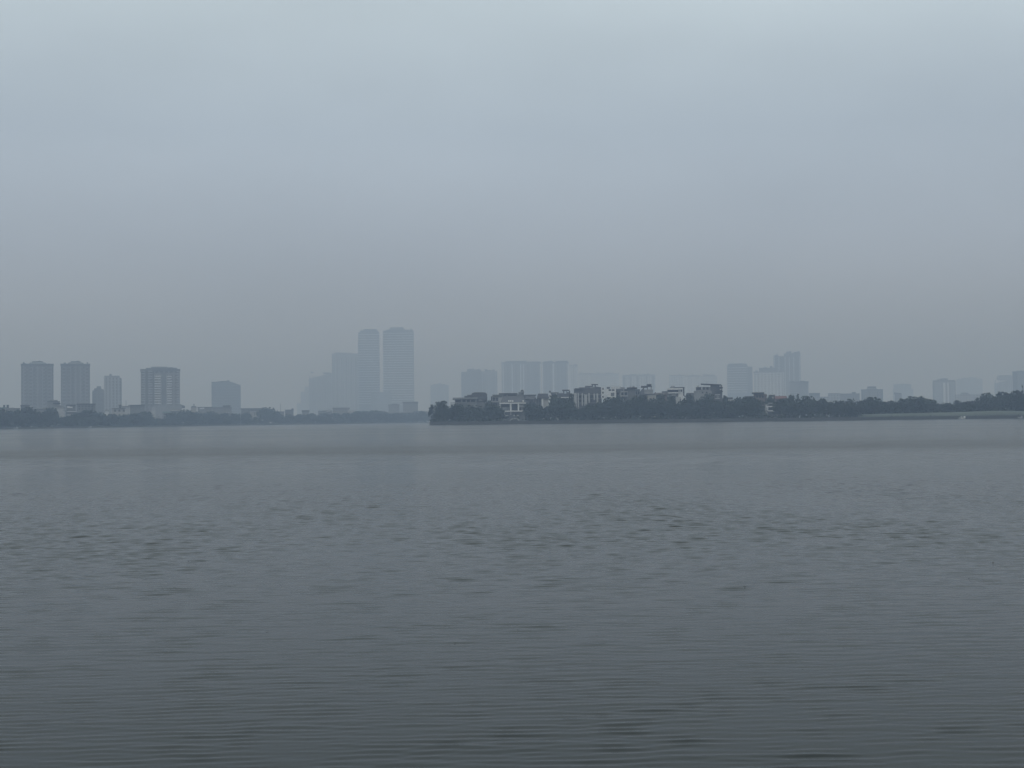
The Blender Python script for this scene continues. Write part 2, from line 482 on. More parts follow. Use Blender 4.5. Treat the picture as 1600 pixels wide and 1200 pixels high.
building('office_tower', 'tallest tower of the right-hand cluster, with a stepped flat roof', 'skyscraper', 2650, 1208, 1251,
         [('wall', 'palegls', 1208.5, 1226, 556.4, None, 2, 38, 'box'), ('main_shaft', 'fac_a', 1225, 1250.5, 552, None, 0, 42, 'box'),
          ('roof_step', 'midgrey', 1209, 1216, 555.2, 556.4, 5, 20, 'box'), ('roof_cap', 'midgrey', 1228, 1236, 549.2, 552, 4, 18, 'hip2'),
          ('roof_cap', 'midgrey', 1240, 1250, 550, 552, 3, 24, 'box')]
         + fins('pilaster', 'bandgrey', [1210, 1217, 1226.5, 1233, 1240, 1249.3], 1.3, 558, None), SK)
building('low_block', 'pale lower block with floor bands, at the right foot of the right-hand cluster', 'office block', 2050, 1233, 1264,
         [('wall', 'fac_a', 1233.5, 1263, 597.5, None, 0, 26, 'box'), ('cornice', 'midgrey', 1233, 1263.6, 596, 597.5, -.6, 27, 'box')]
         + bands('floor_band', 'offwhite', 1233.5, 1246, 599.5, 616, 6, .9, .9, 25) + fins('pilaster', 'grey', [1248, 1255, 1261.5], 1.2, 598, None), SK)
LOW = 'low hazy blocks above the right-hand treetops'
for (a, b, yt, Y, mt, roof, lab) in (
        (1264, 1281, 614, 1750, 'fac_a', 1, 'low flat dark-roofed block just right of the right-hand tower cluster'),
        (1280, 1296, 620, 1700, 'fac_b', 0, 'lowest pale block, third from the right-hand tower cluster'),
        (1294, 1313, 614.5, 1780, 'fac_b', 0, 'low hazy block with a level roof, left of the one with a rooftop bump'),
        (1313, 1343, 615, 1720, 'fac_a', 2, 'low hazy block with a small rooftop bump above the treetops')):
    pr = [('wall', mt, a, b, yt + 1, None, 0, 24, 'box'), ('roof', 'slate' if roof else 'midgrey', a - .3, b + .3, yt, yt + 1, -.5, 25, 'box')]
    if roof == 1:
        pr.append(('upper_floors', 'slate', a + .6, b - 1, yt + 1, yt + 4, -.3, 10, 'box'))
    if roof == 2:
        pr.append(('plant_room', 'midgrey', 1331, 1337, 612.4, yt, 4, 8, 'box'))
    building('low_block', lab, 'office block', Y, a, b, pr, LOW)
building('domed_hall', 'grey hall with a stepped dome roof between low blocks and the tree belt', 'hall', 1850, 1345, 1380,
         [('wall', 'fac_a', 1345.5, 1379.5, 609.4, None, 0, 34, 'box'), ('cornice', 'midgrey', 1345, 1380, 608.2, 609.4, -.6, 35, 'box'),
          ('roof_tier', 'midgrey', 1352, 1372, 606, 608.2, 3, 26, 'hip'), ('dome', 'slate', 1355, 1369, 603.6, 606, 6, 20, 'arc')]
         + fins('pilaster', 'slate', [1347.5, 1358, 1371, 1378], 1.4, 611, None), LOW)
building('arched_hall', 'very faint arched-roof building far behind the small dark dome', 'hall', 3500, 1395, 1427,
         [('wall', 'fac_a', 1395, 1427, 608, None, 0, 50, 'box'), ('arched_roof', 'midgrey', 1396, 1424, 599.6, 608, 2, 46, 'arc'), ], SK)
building('small_dome_house', 'small dark dome-topped building above the right-hand treetops', 'house', 1950, 1397, 1409,
         [('wall', 'fac_a', 1398, 1409, 616, None, 0, 12, 'box'), ('roof', 'slate', 1396.8, 1408.5, 613, 616, -.4, 13, 'slantl')], LOW)
building('banded_tower', 'pale tower with white floor bands and a light central strip, above right-hand trees', 'tower block', 2350, 1456, 1494,
         [('wall', 'fac_d', 1457, 1493, 595.6, None, 0, 30, 'box'), ('cornice', 'midgrey', 1458, 1492, 594, 595.6, -.6, 31, 'box'),
          ('roof_cap', 'midgrey', 1468, 1481, 591, 594, 4, 18, 'arc'), ('stair_core', 'white', 1473.5, 1477, 598, None, -1.6, 3, 'box'),
          ('stair_core', 'white', 1480, 1482.6, 598, None, -1.6, 3, 'box')]
         + [('balcony', 'offwhite', u, v, 598 + 3.1 * i, 599.2 + 3.1 * i, -1.4, 2, 'box') for i in range(10) for u, v in ((1460, 1472), (1485, 1492))], SK)
building('faint_block', 'barely visible flat block right of the banded pale tower', 'tower block', 4000, 1494, 1535,
         [('wall', 'fac_a', 1494, 1535, 592, None, 0, 50, 'box'), ('roof_cap', 'midgrey', 1502, 1524, 590, 592, 5, 30, 'arc')], SK)
building('low_block', 'low hazy building with a small pyramid roof, right of the banded tower', 'house', 1900, 1492, 1519,
         [('wall', 'fac_b', 1492, 1519, 616.5, None, 0, 20, 'box'), ('roof', 'slate', 1499, 1515, 613.4, 616.5, 1, 14, 'hip')], LOW)
building('low_block', 'low pale flat-roofed building just left of the rising tree line at right', 'office block', 1900, 1518, 1552,
         [('wall', 'fac_b', 1518, 1552, 617, None, 0, 20, 'box'), ('roof', 'offwhite', 1517.6, 1552.4, 615.6, 617, -.5, 21, 'box')], LOW)
building('curved_tower', 'hazy tower with a shoulder curving up to its right, near the right frame edge', 'tower block', 2650, 1553, 1582,
         [('wall', 'fac_b', 1553.5, 1582, 592.5, None, 0, 34, 'slantr'), ('upper_floors', 'fac_b', 1559, 1582, 586.2, 594, 2, 28, 'arcl')]
         + fins('pilaster', 'grey', [1555, 1563, 1572], 1.1, 594, None), SK)
building('corner_tower', 'dark flat-roofed hazy tower cut off by the right frame edge', 'tower block', 2250, 1581, 1612,
         [('wall', 'fac_a', 1582, 1612, 581.4, None, 0, 34, 'box'), ('roof_edge', 'midgrey', 1581.4, 1612.6, 580, 581.4, -.8, 35.6, 'box'),
          ('corner_pier', 'slate', 1582, 1590, 582, None, -1, 3, 'box')], SK)

# ------------------------------------------------------------------ houses of the far left shore
FH = 'houses among the far shore trees'


def far_house(label, x0, x1, yt, mt='fac_h', roof='slate', rshape='box', rh=1.2, dY=55, dep=11, extra=(), name='lakeside_house', over=.6):
    Y = yfar((x0 + x1) / 2) + dY
    pr = [('wall', mt, x0, x1, yt + rh, None, 0, dep, 'box'), ('roof', roof, x0 - over, x1 + over, yt, yt + rh, -.7, dep + 1.4, rshape)] + list(extra)
    return building(name, label, 'house', Y, x0, x1, pr, FH)


far_house('pale house at the left frame edge with two dark rooftop boxes', -6, 10, 636.5, 'fac_h', 'green', 'box', 1.6, 50,
          extra=[('roof_box', 'dark', 5, 8, 632.6, 636.4, 2, 4, 'box'), ('roof_box', 'dark', 10.4, 14, 632.4, 637, 4, 4, 'box'), ('wing', 'grey', 10, 22, 637, None, 2, 9, 'box')])
far_house('small grey house between the left edge and the leftmost tower', 20, 31, 637.8, 'grey', 'slate', 'box', 1.1, 52)
far_house('dark shallow-domed house at the foot of the leftmost tower', 32.5, 46, 632.6, 'midgrey', 'slate', 'arc', 2.2, 60)
far_house('tiny bright white house right of the dark domed one', 46.5, 51.5, 636, 'white', 'offwhite', 'box', .8, 48, 6)
far_house('long low grey house below the leftmost tower', 52, 74, 637.4, 'grey', 'midgrey', 'hip2', 1.6, 56)
far_house('grey flat-roofed block in the gap between the matching grey towers', 74, 93, 627, 'grey', 'slate', 'box', 1.3, 110,
          extra=[('upper_floors', 'grey', 78, 90, 624.8, 627, 2, 8, 'box'), ('roof_overhang', 'dark', 83, 94.5, 629.5, 631.6, -2.5, 12, 'box')])
far_house('tall bright pale house breaking through the trees between the matching grey towers', 85, 99, 632.6, 'offwhite', 'grey', 'slantl', 2.6, 46,
          extra=[('garden_wall', 'offwhite', 98, 101, 643, None, -3, 4, 'box')])
far_house('dark-roofed house with a white upper front below the second grey tower', 104, 118, 632.2, 'midgrey', 'dark', 'box', 1.4, 50,
          extra=[('white_front', 'white', 105, 113.4, 634.2, 637.6, -.3, 1, 'slantl')])
far_house('low house striped by two white balcony edges below the second grey tower', 103, 121, 641.6, 'midgrey', 'slate', 'box', .8, 34,
          extra=[('balcony', 'white', 104, 120.6, 642.4, 643.2, -1.2, 2, 'box'), ('balcony', 'white', 104, 115.5, 648, 648.9, -1.2, 2, 'box')])
far_house('wide dark flat-roofed block below the second grey tower and stepped tower', 120, 149, 630.6, 'midgrey', 'dark', 'arc', 1.5, 62,
          extra=wins([123, 128, 133, 138, 143], [634, 638], 2.2, 1.6))
far_house('small white gabled house below the slim pale tower', 164.5, 170.5, 640.4, 'white', 'slate', 'gable', 1.6, 36, 7)
far_house('house carrying a dark upright water tank, right of the slim pale tower', 175, 195, 637.5, 'fac_h', 'slate', 'box', 1, 52,
          extra=[('water_tank', 'dark', 185.4, 189.6, 632, 637.5, 2, 3, 'cyl'), ('tank_lid', 'offwhite', 185, 190, 631, 632, 1.8, 3.4, 'dome')])
far_house('pale parapet house with a needle-thin antenna left of the striped block', 190.5, 202.5, 634.4, 'offwhite', 'grey', 'box', .9, 66,
          extra=[('antenna', 'dark', 196.6, 197.2, 625.5, 634.4, 3, .3, 'cyl'), ('roof_box', 'grey', 200.5, 203, 632.6, 634.4, 2, 3, 'box')])
far_house('bulky dark block directly left of the striped block', 203, 226, 632.4, 'midgrey', 'slate', 'arc', 1.4, 70)
far_house('pale little house below the left end of the striped block', 236.6, 243, 636, 'offwhite', 'offwhite', 'gablef', 2, 44, 8)
far_house('house with a green sheet roof below the striped block', 254, 265, 643, 'midgrey', 'green', 'box', 2.2, 32, 9,
          extra=[('balcony', 'offwhite', 257, 264, 646.4, 647.2, -1, 1.5, 'box')])
far_house('weathered house half hidden by trees, right of the green-roofed one', 266, 282, 640, 'grey', 'roofmix', 'gable', 2, 50)
far_house('house with a pale sloping roof sunk among trees, below right of the striped block', 280, 296, 644.6, 'offwhite', 'offwhite', 'slantr', 2.4, 36)
far_house('little pavilion topped by a cross-shaped finial, between the striped and the curved-top blocks', 298.5, 307, 634.4, 'cream', 'slate', 'hip', 2, 50, 9,
          extra=[('finial', 'dark', 302.6, 303.4, 630.6, 634.6, 3.4, .6, 'box'), ('finial_arm', 'dark', 301.4, 304.6, 632.4, 633.1, 3.4, .6, 'box')])
far_house('long grey house left of the curved-top block, with a white upper storey', 309, 331, 635.8, 'grey', 'slate', 'arc', 1, 54,
          extra=[('white_front', 'white', 312, 319.6, 636.6, 639.2, -.3, 1, 'box')])
far_house('row house with a dark raised roof in front of the curved-top block', 332, 362, 636.4, 'grey', 'midgrey', 'box', 1.4, 50,
          extra=[('raised_roof', 'slate', 348, 360, 633, 636.4, 2, 8, 'slantr'), ('balcony', 'offwhite', 352, 360, 644, 644.8, -1.2, 2, 'box')])
far_house('long flat-roofed grey house just right of the curved-top block', 376.5, 409, 637.8, 'midgrey', 'slate', 'box', 1.4, 60)
far_house('small pale house with dark slit windows under the long flat roof', 391, 407, 642.4, 'cream', 'offwhite', 'box', .8, 38, 8,
          extra=wins([397.6, 401.4], [644.2], 1, 4.4))
far_house('low house with a thin spire left of the dark box house', 430, 444, 643, 'grey', 'slate', 'box', 1, 40, 9,
          extra=[('spire', 'midgrey', 437.8, 438.4, 630.5, 643, 3, .3, 'cyl'), ('roof_box', 'slate', 432, 434, 639.8, 643, 2, 3, 'pyr')])
far_house('plain dark box house with a small roof hut, left of the tall cluster', 445.5, 458.6, 640, 'midgrey', 'slate', 'box', .8, 42, 10,
          extra=[('roof_hut', 'slate', 455.4, 458.6, 638, 640, 2, 4, 'box')])
far_house('house with a dark slab roof in front of the barely visible stepped block', 472, 483, 641, 'grey', 'dark', 'box', 2, 40)
far_house('low house with a white patch of roof below the slanting-roof tower', 497, 519, 640.4, 'grey', 'midgrey', 'hip2', 1.6, 46,
          extra=[('white_awning', 'white', 510, 516, 642, 643.2, -1.5, 2, 'slantl')])
far_house('broad arched-roof hall in the trees below the tallest twin pair', 520, 546, 636.8, 'grey', 'midgrey', 'arc', 2, 70)
far_house('pale lean-to roofed house below the left twin tower', 544, 556, 641, 'offwhite', 'offwhite', 'slantr', 3, 44)
far_house('small white-edged house in the trees between the two box buildings', 592, 602, 642, 'grey', 'midgrey', 'box', 1, 40)
far_house('pale low house below the small grey box building', 626, 633, 643.2, 'grey', 'offwhite', 'box', .9, 36)
# pergola, pole, kiosk, awning
pr = [('beam', 'offwhite', 246.5, 259, 648.4, 649.1, 0, 4, 'box')] + [('post', 'offwhite', x, x + .6, 649.1, 654, .3, .4, 'box') for x in (247.5, 250, 252.8, 255.4, 257.6)]
building('pergola', 'white pergola of slim posts in front of the striped block', 'pergola', yfar(252) + 16, 246, 259, pr)
building('light_pole', 'tall pale lamp pole by the water right of the curved-top block', 'lamp pole', yfar(376) + 6, 375, 377.6,
         [('pole', 'metal', 375.7, 376.2, 641, None, 0, .25, 'cyl'), ('lamp_arm', 'metal', 375.9, 377.8, 641, 641.5, 0, .3, 'box')])
building('waterside_awning', 'long thin white awning close to the water below the tall cluster', 'awning', yfar(537) + 7, 529, 545,
         [('canopy', 'white', 529, 545, 656.1, 656.8, 0, 3, 'box')] + [('post', 'metal', x, x + .3, 656.8, None, .4, .3, 'box') for x in (529.6, 534.5, 539.5, 544.2)])
building('kiosk', 'tiny white kiosk among trees above the long white awning', 'kiosk', yfar(518) + 12, 516, 520,
         [('wall', 'midgrey', 513, 520, 653.3, None, 0, 3, 'box'), ('roof', 'white', 517, 520.3, 652.2, 653.6, -.3, 3.6, 'hip2')])

# ------------------------------------------------------------------ peninsula villas
PH = 'villas along the peninsula'


def villa(label, x0, x1, Y, parts, name='villa', cat='villa'):
    return building(name, label, cat, Y, x0, x1, parts, PH, gz=1.2)


villa('flat-roofed villa with wide overhanging slab at the left tip of the peninsula', 703, 746, 690,
      [('wall', 'grey', 710.5, 745, 624, None, 0, 12, 'box'), ('roof_slab', 'grey', 707.4, 746, 621.2, 623.4, -2, 15, 'box'),
       ('roof_edge', 'midgrey', 707.2, 740, 623.4, 624, -1.5, 14, 'box'),
       ('balcony', 'grey', 703.8, 728, 629, 630.2, -2.5, 3, 'box'), ('lower_roof', 'grey', 704, 716, 631.6, 632.8, -3, 5, 'slantl'),
       ('wall_panel', 'offwhite', 713, 718.6, 631, 633.2, -.8, 1, 'box')]
      + wins([711.5, 722.8, 729.4], [624.8], 8.6, 3.6)[:1] + wins([722.8, 729.6], [624.8], 4.6, 3.4) + wins([736], [624.8], 6, 3)
      + [('terrace_wall', 'midgrey', 728, 771, 628.4, None, 2, 8, 'box'), ('awning', 'offwhite', 731.4, 737, 635, 636.4, -1.6, 2, 'box')])
villa('house with a big dark rounded barrel roof behind the flat-roofed villa', 725, 762, 705,
      [('wall', 'slate', 737.6, 760.6, 622, None, 0, 14, 'box'), ('barrel_roof', 'dark', 736.4, 761.2, 613, 625, -1, 16, 'barrel'),
       ('side_roof', 'dark', 725.6, 739, 618.6, 620.8, 0, 10, 'box'), ('side_roof', 'slate', 730, 740, 616.6, 618.6, 2, 8, 'slantr'),
       ('dormer', 'grey', 748, 753.6, 624, 626.8, -1.3, 2, 'housef')])
villa('boxy white-framed house immediately left of the white columned villa', 767, 788, 692,
      [('wall', 'offwhite', 767.6, 788, 619, None, 0, 12, 'box'), ('roof_slab', 'midgrey', 769.4, 787, 616.6, 618.4, -1, 14, 'box'),
       ('corner_post', 'dark', 767, 769.2, 619.4, 626.6, -.3, 1, 'box'), ('balcony', 'grey', 767.4, 781, 627.6, 628.8, -1.6, 2, 'box'),
       ('lower_storey', 'midgrey', 768.6, 780, 628.8, None, -.5, 4, 'box'), ('sill', 'offwhite', 771, 776.6, 634.2, 635.2, -.9, 1, 'box')]
      + wins([769.8, 774.4], [621], 4.2, 5.8) + wins([769.6], [629.6], 7, 4.2, back=-.58))
villa('long dark flat-roofed house behind the white columned villa', 778, 811, 712,
      [('wall', 'slate', 779.4, 810, 616.6, None, 0, 12, 'box'), ('roof_slab', 'dark', 779.4, 808.6, 614.2, 617, -1.4, 15, 'arc'),
       ('white_post', 'offwhite', 791.6, 792.8, 616.6, 621, -1, .5, 'box'), ('white_post', 'offwhite', 807.6, 808.8, 617.4, 621.4, -1, .5, 'box'),
       ('parapet', 'grey', 783, 800, 619.2, 620.2, -.8, 1, 'box')])
villa('house with a small dark-capped rooftop cupola, behind right of the columned villa', 808, 830, 708,
      [('wall', 'midgrey', 809, 830, 618, None, 0, 12, 'box'), ('cupola', 'midgrey', 810, 818.8, 612.6, 618.2, 1, 5, 'box'),
       ('cupola_ledge', 'offwhite', 813, 819.4, 612, 612.7, .6, 6, 'box'), ('cupola_roof', 'dark', 813, 818.8, 609, 612, .8, 5.4, 'hip'),
       ('roof_slab', 'slate', 818, 838, 616.6, 618.2, -1, 14, 'box')] + wins([815], [613.8], 2.4, 2.4, back=.94) + wins([820, 825], [620], 3, 3))
villa('white columned villa with a dark mansard roof and dormers, open to the water', 780, 822, 678,
      [('wall', 'midgrey', 782, 820.4, 631, None, 0, 12, 'box'), ('mansard_roof', 'slate', 781.6, 822, 618.4, 629.4, .4, 12, 'hip2'),
       ('cornice', 'white', 780.8, 821.4, 629.2, 630.9, -2, 3.2, 'box'),
       ('column', 'white', 797, 799.2, 630.9, 642, -1.8, .7, 'box'), ('column', 'white', 809, 811.2, 630.9, 642, -1.8, .7, 'box'),
       ('column', 'offwhite', 780.8, 782.4, 630.9, 640, -1.8, .7, 'box'),
       ('balcony', 'white', 787, 816.8, 641.6, 643.2, -2.2, 3.2, 'box'), ('balcony_post', 'offwhite', 788, 789.4, 643.2, 648, -1.9, .5, 'box'),
       ('balcony_post', 'offwhite', 797.2, 799, 643.2, 648.4, -1.9, .5, 'box'),
       ('wall_panel', 'grey', 785, 791.4, 636.2, 640.4, -.4, 1, 'box'), ('wall_panel', 'offwhite', 811.2, 818.6, 632, 636, -.5, 1, 'box'),
       ('side_pier', 'grey', 814.8, 816, 636, 641.6, -.9, .6, 'box'),
       ('steps', 'offwhite', 787.4, 794, 648.8, 650, -5, 2, 'box'), ('steps', 'offwhite', 802, 810.4, 648.4, 650, -5, 2, 'box')]
      + [('dormer', 'white', x, x + 2.2, 625.4, 627.6, -.2, 2.4, 'box') for x in (794, 797, 800, 816.4)]
      + wins([783.4], [631.6], 12.4, 4.4) + wins([800], [631.6], 8.4, 9.6) + wins([811.6], [636.6], 3, 4.6))
villa('grey house with a row of pale vertical piers, right of the columned villa', 821, 847, 690,
      [('wall', 'midgrey', 821, 846, 623.4, None, 0, 12, 'box'), ('roof', 'slate', 820, 838, 619, 623.4, -.8, 14, 'hip2'),
       ('balcony', 'grey', 827, 834, 622.6, 623.8, -1.6, 2, 'box')]
      + [('pier', 'grey', x, x + w, 624, None, -.5, 1, 'box') for x, w in ((833, 1.8), (836.4, 1.6), (841, 1.4), (844, .9))])
villa('white house showing a steep gable end with a chimney and long dark roof', 838, 863, 684,
      [('wall', 'offwhite', 846.6, 857, 622.4, None, 0, 10, 'box'), ('roof', 'dark', 838.6, 858, 615, 622.6, -1, 12, 'hip2'),
       ('gable_end', 'white', 856.6, 862.2, 613, 628, -.6, 8, 'housef'), ('chimney', 'slate', 857.4, 861, 610.4, 613.4, 2, 2, 'hip2'),
       ('corner_pier', 'white', 846.4, 848.8, 622.4, None, -.8, 1, 'box')] + wins([858.6], [617.4], 1.6, 3.6, back=-.66))
villa('low slate-roofed house behind the white gable end', 861, 880, 705,
      [('wall', 'midgrey', 861, 880, 616, None, 0, 12, 'box'), ('roof', 'slate', 860, 873, 613, 616.2, -.6, 12, 'box'),
       ('roof_light', 'offwhite', 868, 870, 615, 616.6, -1, 1, 'box'), ('lower_roof', 'slate', 871, 882, 614, 617.6, -.8, 12, 'hip')])
villa('house with a dark rooftop pavilion and long white balcony edge, left of the finned building', 872, 895, 694,
      [('wall', 'midgrey', 874, 894, 617.4, None, 0, 12, 'box'), ('roof_slab', 'slate', 873, 894, 615, 617.4, -.8, 13, 'box'),
       ('pavilion_roof', 'dark', 878.6, 890, 608.8, 610.8, 1, 6, 'box'), ('pavilion_post', 'dark', 880, 881.8, 610.8, 615, 1.4, .8, 'box'),
       ('pavilion_post', 'dark', 885, 886, 610.8, 615, 1.4, .8, 'box'), ('pavilion_post', 'dark', 889, 891, 610.8, 615, 1.4, .8, 'box'),
       ('pavilion_wall', 'midgrey', 886, 889, 612.4, 615, 1.8, .4, 'box'), ('balcony', 'white', 871, 894, 620.4, 621.8, -2, 3, 'box'),
       ('lower_storey', 'midgrey', 884, 896, 622, None, -.8, 4, 'box')])
# finned building
pr = [('wall', 'slate', 896, 940, 616, None, 0, 16, 'box'), ('upper_storey', 'slate', 896.6, 940, 607.6, 616, 1.5, 13, 'box'),
      ('roof_slab', 'dark', 898, 912, 606.6, 608, .5, 14, 'box'), ('roof_step', 'slate', 905, 932, 605, 607.6, 2.5, 11, 'box'),
      ('roof_step', 'dark', 913.4, 926, 602.6, 605, 3, 9, 'hip2'), ('canopy_roof', 'dark', 924, 934.4, 599.8, 601.2, 3, 6, 'arc'),
      ('canopy_post', 'dark', 925, 926.4, 601.2, 605, 4, .8, 'box'), ('canopy_post', 'slate', 929, 931, 601.2, 605, 4, .8, 'box'),
      ('roof_wall', 'grey', 922, 928, 604, 606.4, 2.2, 1, 'box'), ('right_roof', 'dark', 931, 943, 603.8, 607.6, 2, 10, 'slantl'),
      ('end_wall', 'white', 939.4, 944.4, 605, 622.6, -1, 8, 'box')]
for x, w, yt, yb in ((896.2, 5, 614, 640), (902.8, 1.7, 614, 640), (908.8, 2, 614.4, 634), (913, 1.4, 616, 634), (914.4, 3, 616.6, 632),
                     (919.2, 2.4, 614.4, 629), (927.4, 2.2, 615, 625), (932, 2.8, 615, 632)):
    pr.append(('fin', 'offwhite', x, x + w, yt, yb, -1.6, 1.8, 'box'))
for y in (616.4, 622.8, 629.2, 635.8):
    pr.append(('floor_slab', 'grey', 892, 938.6, y, y + .8, -1.2, 2, 'box'))
pr += wins([941, ], [606.2, 612.2, 618.8], 2.2, 2.8, back=-1.06)
pr += wins([904.8, 911.2], [618, 624.4], 3.2, 4)
villa('large building faced with tall white vertical fins under a dark stepped roof', 892, 945, 672, pr, 'finned_building', 'building')
villa('white cubic house with square dark windows, right of the finned building', 945, 963, 684,
      [('wall', 'white', 944.6, 962.4, 607.6, None, 0, 12, 'box'), ('roof_box', 'dark', 948, 953, 604.4, 607.6, 3, 5, 'box'),
       ('pitched_roof', 'grey', 954, 970, 602.8, 607.6, 5, 10, 'gable'), ('terrace_wall', 'offwhite', 947, 956, 621, 622.4, -2, 3, 'box'), ('water_tank', 'metal', 957, 959.4, 605.4, 607.6, 1.5, .9, 'cyl')]
      + wins([950.8, 956], [608.2], 4.2, 2.6) + wins([954.4], [613.6], 5.6, 5.2, 'palegls'))
villa('house with a dark roof band and white balcony rails beside the white cubic house', 962, 981, 688,
      [('wall', 'grey', 962, 981, 612, None, 0, 12, 'box'), ('roof', 'slate', 961, 982, 607.6, 612, -1, 14, 'box'),
       ('roof_hut', 'grey', 969, 976, 604.6, 607.6, 2, 5, 'arc'), ('balcony', 'white', 970, 981, 612, 612.8, -1.6, 2, 'box'),
       ('balcony', 'white', 970, 981, 618.2, 619.2, -1.6, 2, 'box'), ('column', 'offwhite', 969.4, 970.4, 612, 622, -1.5, .5, 'box'),
       ('column', 'offwhite', 974.4, 975.2, 608, 618, -1.7, .5, 'box')] + wins([964, 971, 976], [613.4], 3.6, 4.2) + wins([971.6], [619.6], 1.6, 2.6))
villa('grey flat-roofed house with a blank front, left of the pergola house', 979, 1000, 682,
      [('wall', 'midgrey', 981, 992.6, 607, None, 0, 12, 'box'), ('roof_slab', 'dark', 979.6, 995.4, 605.2, 607, -1.2, 14, 'arc'),
       ('water_tank', 'metal', 984, 987, 603.2, 605.4, 3, 1.1, 'cyl'), ('roof_hut', 'slate', 988, 991.6, 603.6, 605.4, 4, 3, 'box'), ('side_wing', 'grey', 992.6, 1000, 609.6, None, 2, 10, 'box'), ('roof_edge', 'slate', 992, 1000, 608.2, 609.6, 1.6, 11, 'box')]
      + wins([993.4, 997], [611.6], 2.2, 4.4, back=1.94))
villa('house crowned by a small dark open rooftop pergola', 999, 1022, 676,
      [('wall', 'grey', 1006, 1020.4, 608.6, None, 0, 12, 'box'), ('side_wall', 'slate', 1000.4, 1006.4, 604.8, None, -.5, 12, 'slantr'),
       ('roof', 'dark', 1001.6, 1012, 602.6, 605.4, 0, 9, 'slantr'), ('pergola_roof', 'dark', 1010, 1018.4, 600, 602, 0, 5, 'hip2'),
       ('pergola_eave', 'dark', 1009, 1019, 602, 604.2, .4, 5, 'hip'), ('pergola_post', 'slate', 1011.2, 1012.4, 604, 608.6, 1, .5, 'box'),
       ('pergola_post', 'slate', 1016.8, 1018, 603.4, 608.6, 1, .5, 'box'), ('parapet', 'offwhite', 1008, 1020, 614, 615, -.8, 1, 'box'),
       ('porch', 'cream', 1011, 1024, 616.8, None, -2, 3, 'box'), ('porch_roof', 'slate', 1008, 1024, 615.4, 616.8, -2.4, 4, 'box')])
villa('huddle-roofed beige house right of the pergola house', 1020, 1046, 690,
      [('wall', 'brown', 1022, 1046, 616.4, None, 0, 12, 'box'), ('roof', 'roofmix', 1020, 1044, 613.6, 616.6, -.8, 13, 'hip2'),
       ('upper_roof', 'slate', 1034, 1046, 611, 613.8, 1, 9, 'slantr'), ('chimney', 'dark', 1022.8, 1025.4, 612.4, 614.6, 3, 2, 'dome'),
       ('white_front', 'offwhite', 1021, 1025, 617, 624, -.6, 1, 'box'), ('awning', 'offwhite', 1025.4, 1031, 623.4, 624.8, -1.6, 2, 'box')]
      + wins([1026.6, 1031, 1035.6], [618], 2.4, 4))
villa('white flat-roofed house with a small grey rooftop dome and dark window band', 1040, 1070, 678,
      [('wall', 'white', 1059.6, 1067, 607.6, None, 0, 10, 'box'), ('left_wing', 'grey', 1042.6, 1060, 609, None, .6, 10, 'box'),
       ('roof_slab', 'white', 1041.6, 1067.2, 606.8, 608.8, -1.6, 12, 'box'), ('upper_roof', 'dark', 1054, 1069.6, 605, 606.6, 0, 11, 'box'),
       ('drain_wall', 'slate', 1067.4, 1069.4, 606.6, 618, .6, 8, 'box'), ('rooftop_dome', 'midgrey', 1046.4, 1055.6, 602, 606.8, 2, 6, 'dome'),
       ('balcony', 'white', 1044, 1059.6, 613, 614.6, -1.2, 2, 'box'), ('balcony', 'offwhite', 1049.6, 1056, 616.6, 618, -1.2, 2, 'box'),
       ('lower_wall', 'offwhite', 1056, 1064, 620, None, -1.4, 3, 'box'), ('gate_box', 'white', 1068, 1071.2, 621.6, 624.8, -2, 2, 'box')]
      + wins([1043.2, 1051.8], [609.4], 8.2, 3, back=.54) + wins([1064.2], [608.6], 1.6, 3.4) + wins([1062.4], [623], 1.2, 4, back=-1.46))
villa('dark hip-roofed house between the white domed house and the slanted-roof house', 1071, 1092, 690,
      [('wall', 'slate', 1072, 1091, 619.6, None, 0, 12, 'box'), ('roof', 'dark', 1070.6, 1093, 614, 620, -1, 14, 'hip2'),
       ('sign_board', 'white', 1080, 1085, 623.6, 625.6, -.6, .4, 'box')])
villa('large dark modern house with a slanted roof fin, tallest on the right of the peninsula', 1084, 1130, 672,
      [('wall', 'grey', 1087, 1112, 604.6, None, 0, 14, 'box'), ('tower_wing', 'slate', 1110, 1128.4, 602, None, -1, 14, 'box'),
       ('roof_fin', 'dark', 1095, 1127, 599, 602.6, -2, 15, 'wing'), ('terrace', 'grey', 1084, 1112, 610.8, None, -2, 4, 'box'),
       ('porthole', 'white', 1124, 1127, 602.4, 604.6, -1.25, .5, 'box'), ('porthole', 'white', 1124.6, 1127.4, 607.6, 609.6, -1.25, .5, 'box'),
       ('balcony', 'dark', 1118, 1129.4, 605, 607, -2, 4, 'box'), ('balcony', 'dark', 1117, 1129.4, 611, 612.6, -2, 4, 'box'),
       ('window_frame', 'offwhite', 1117, 1125, 616, 617.4, -1.3, .6, 'box'), ('window_frame', 'offwhite', 1117, 1125, 622.2, 623.4, -1.3, .6, 'box'),
       ('water_tank', 'metal', 1089, 1092, 602.2, 604.6, 5, 1.1, 'cyl'), ('antenna', 'slate', 1104.6, 1104.9, 595.5, 600.6, 6, .12, 'cyl'), ('white_post', 'white', 1096, 1097.2, 605, 608.6, -.6, .5, 'box'), ('curtain_panel', 'grey', 1119.6, 1123.6, 617.8, 622, -1.15, .4, 'box')]
      + wins([1088, ], [605.2], 8, 4.2) + wins([1098, 1104], [605.4], 3.2, 3.4) + wins([1096.6, 1103], [612.2], 2.4, 2.4, back=-2.06))
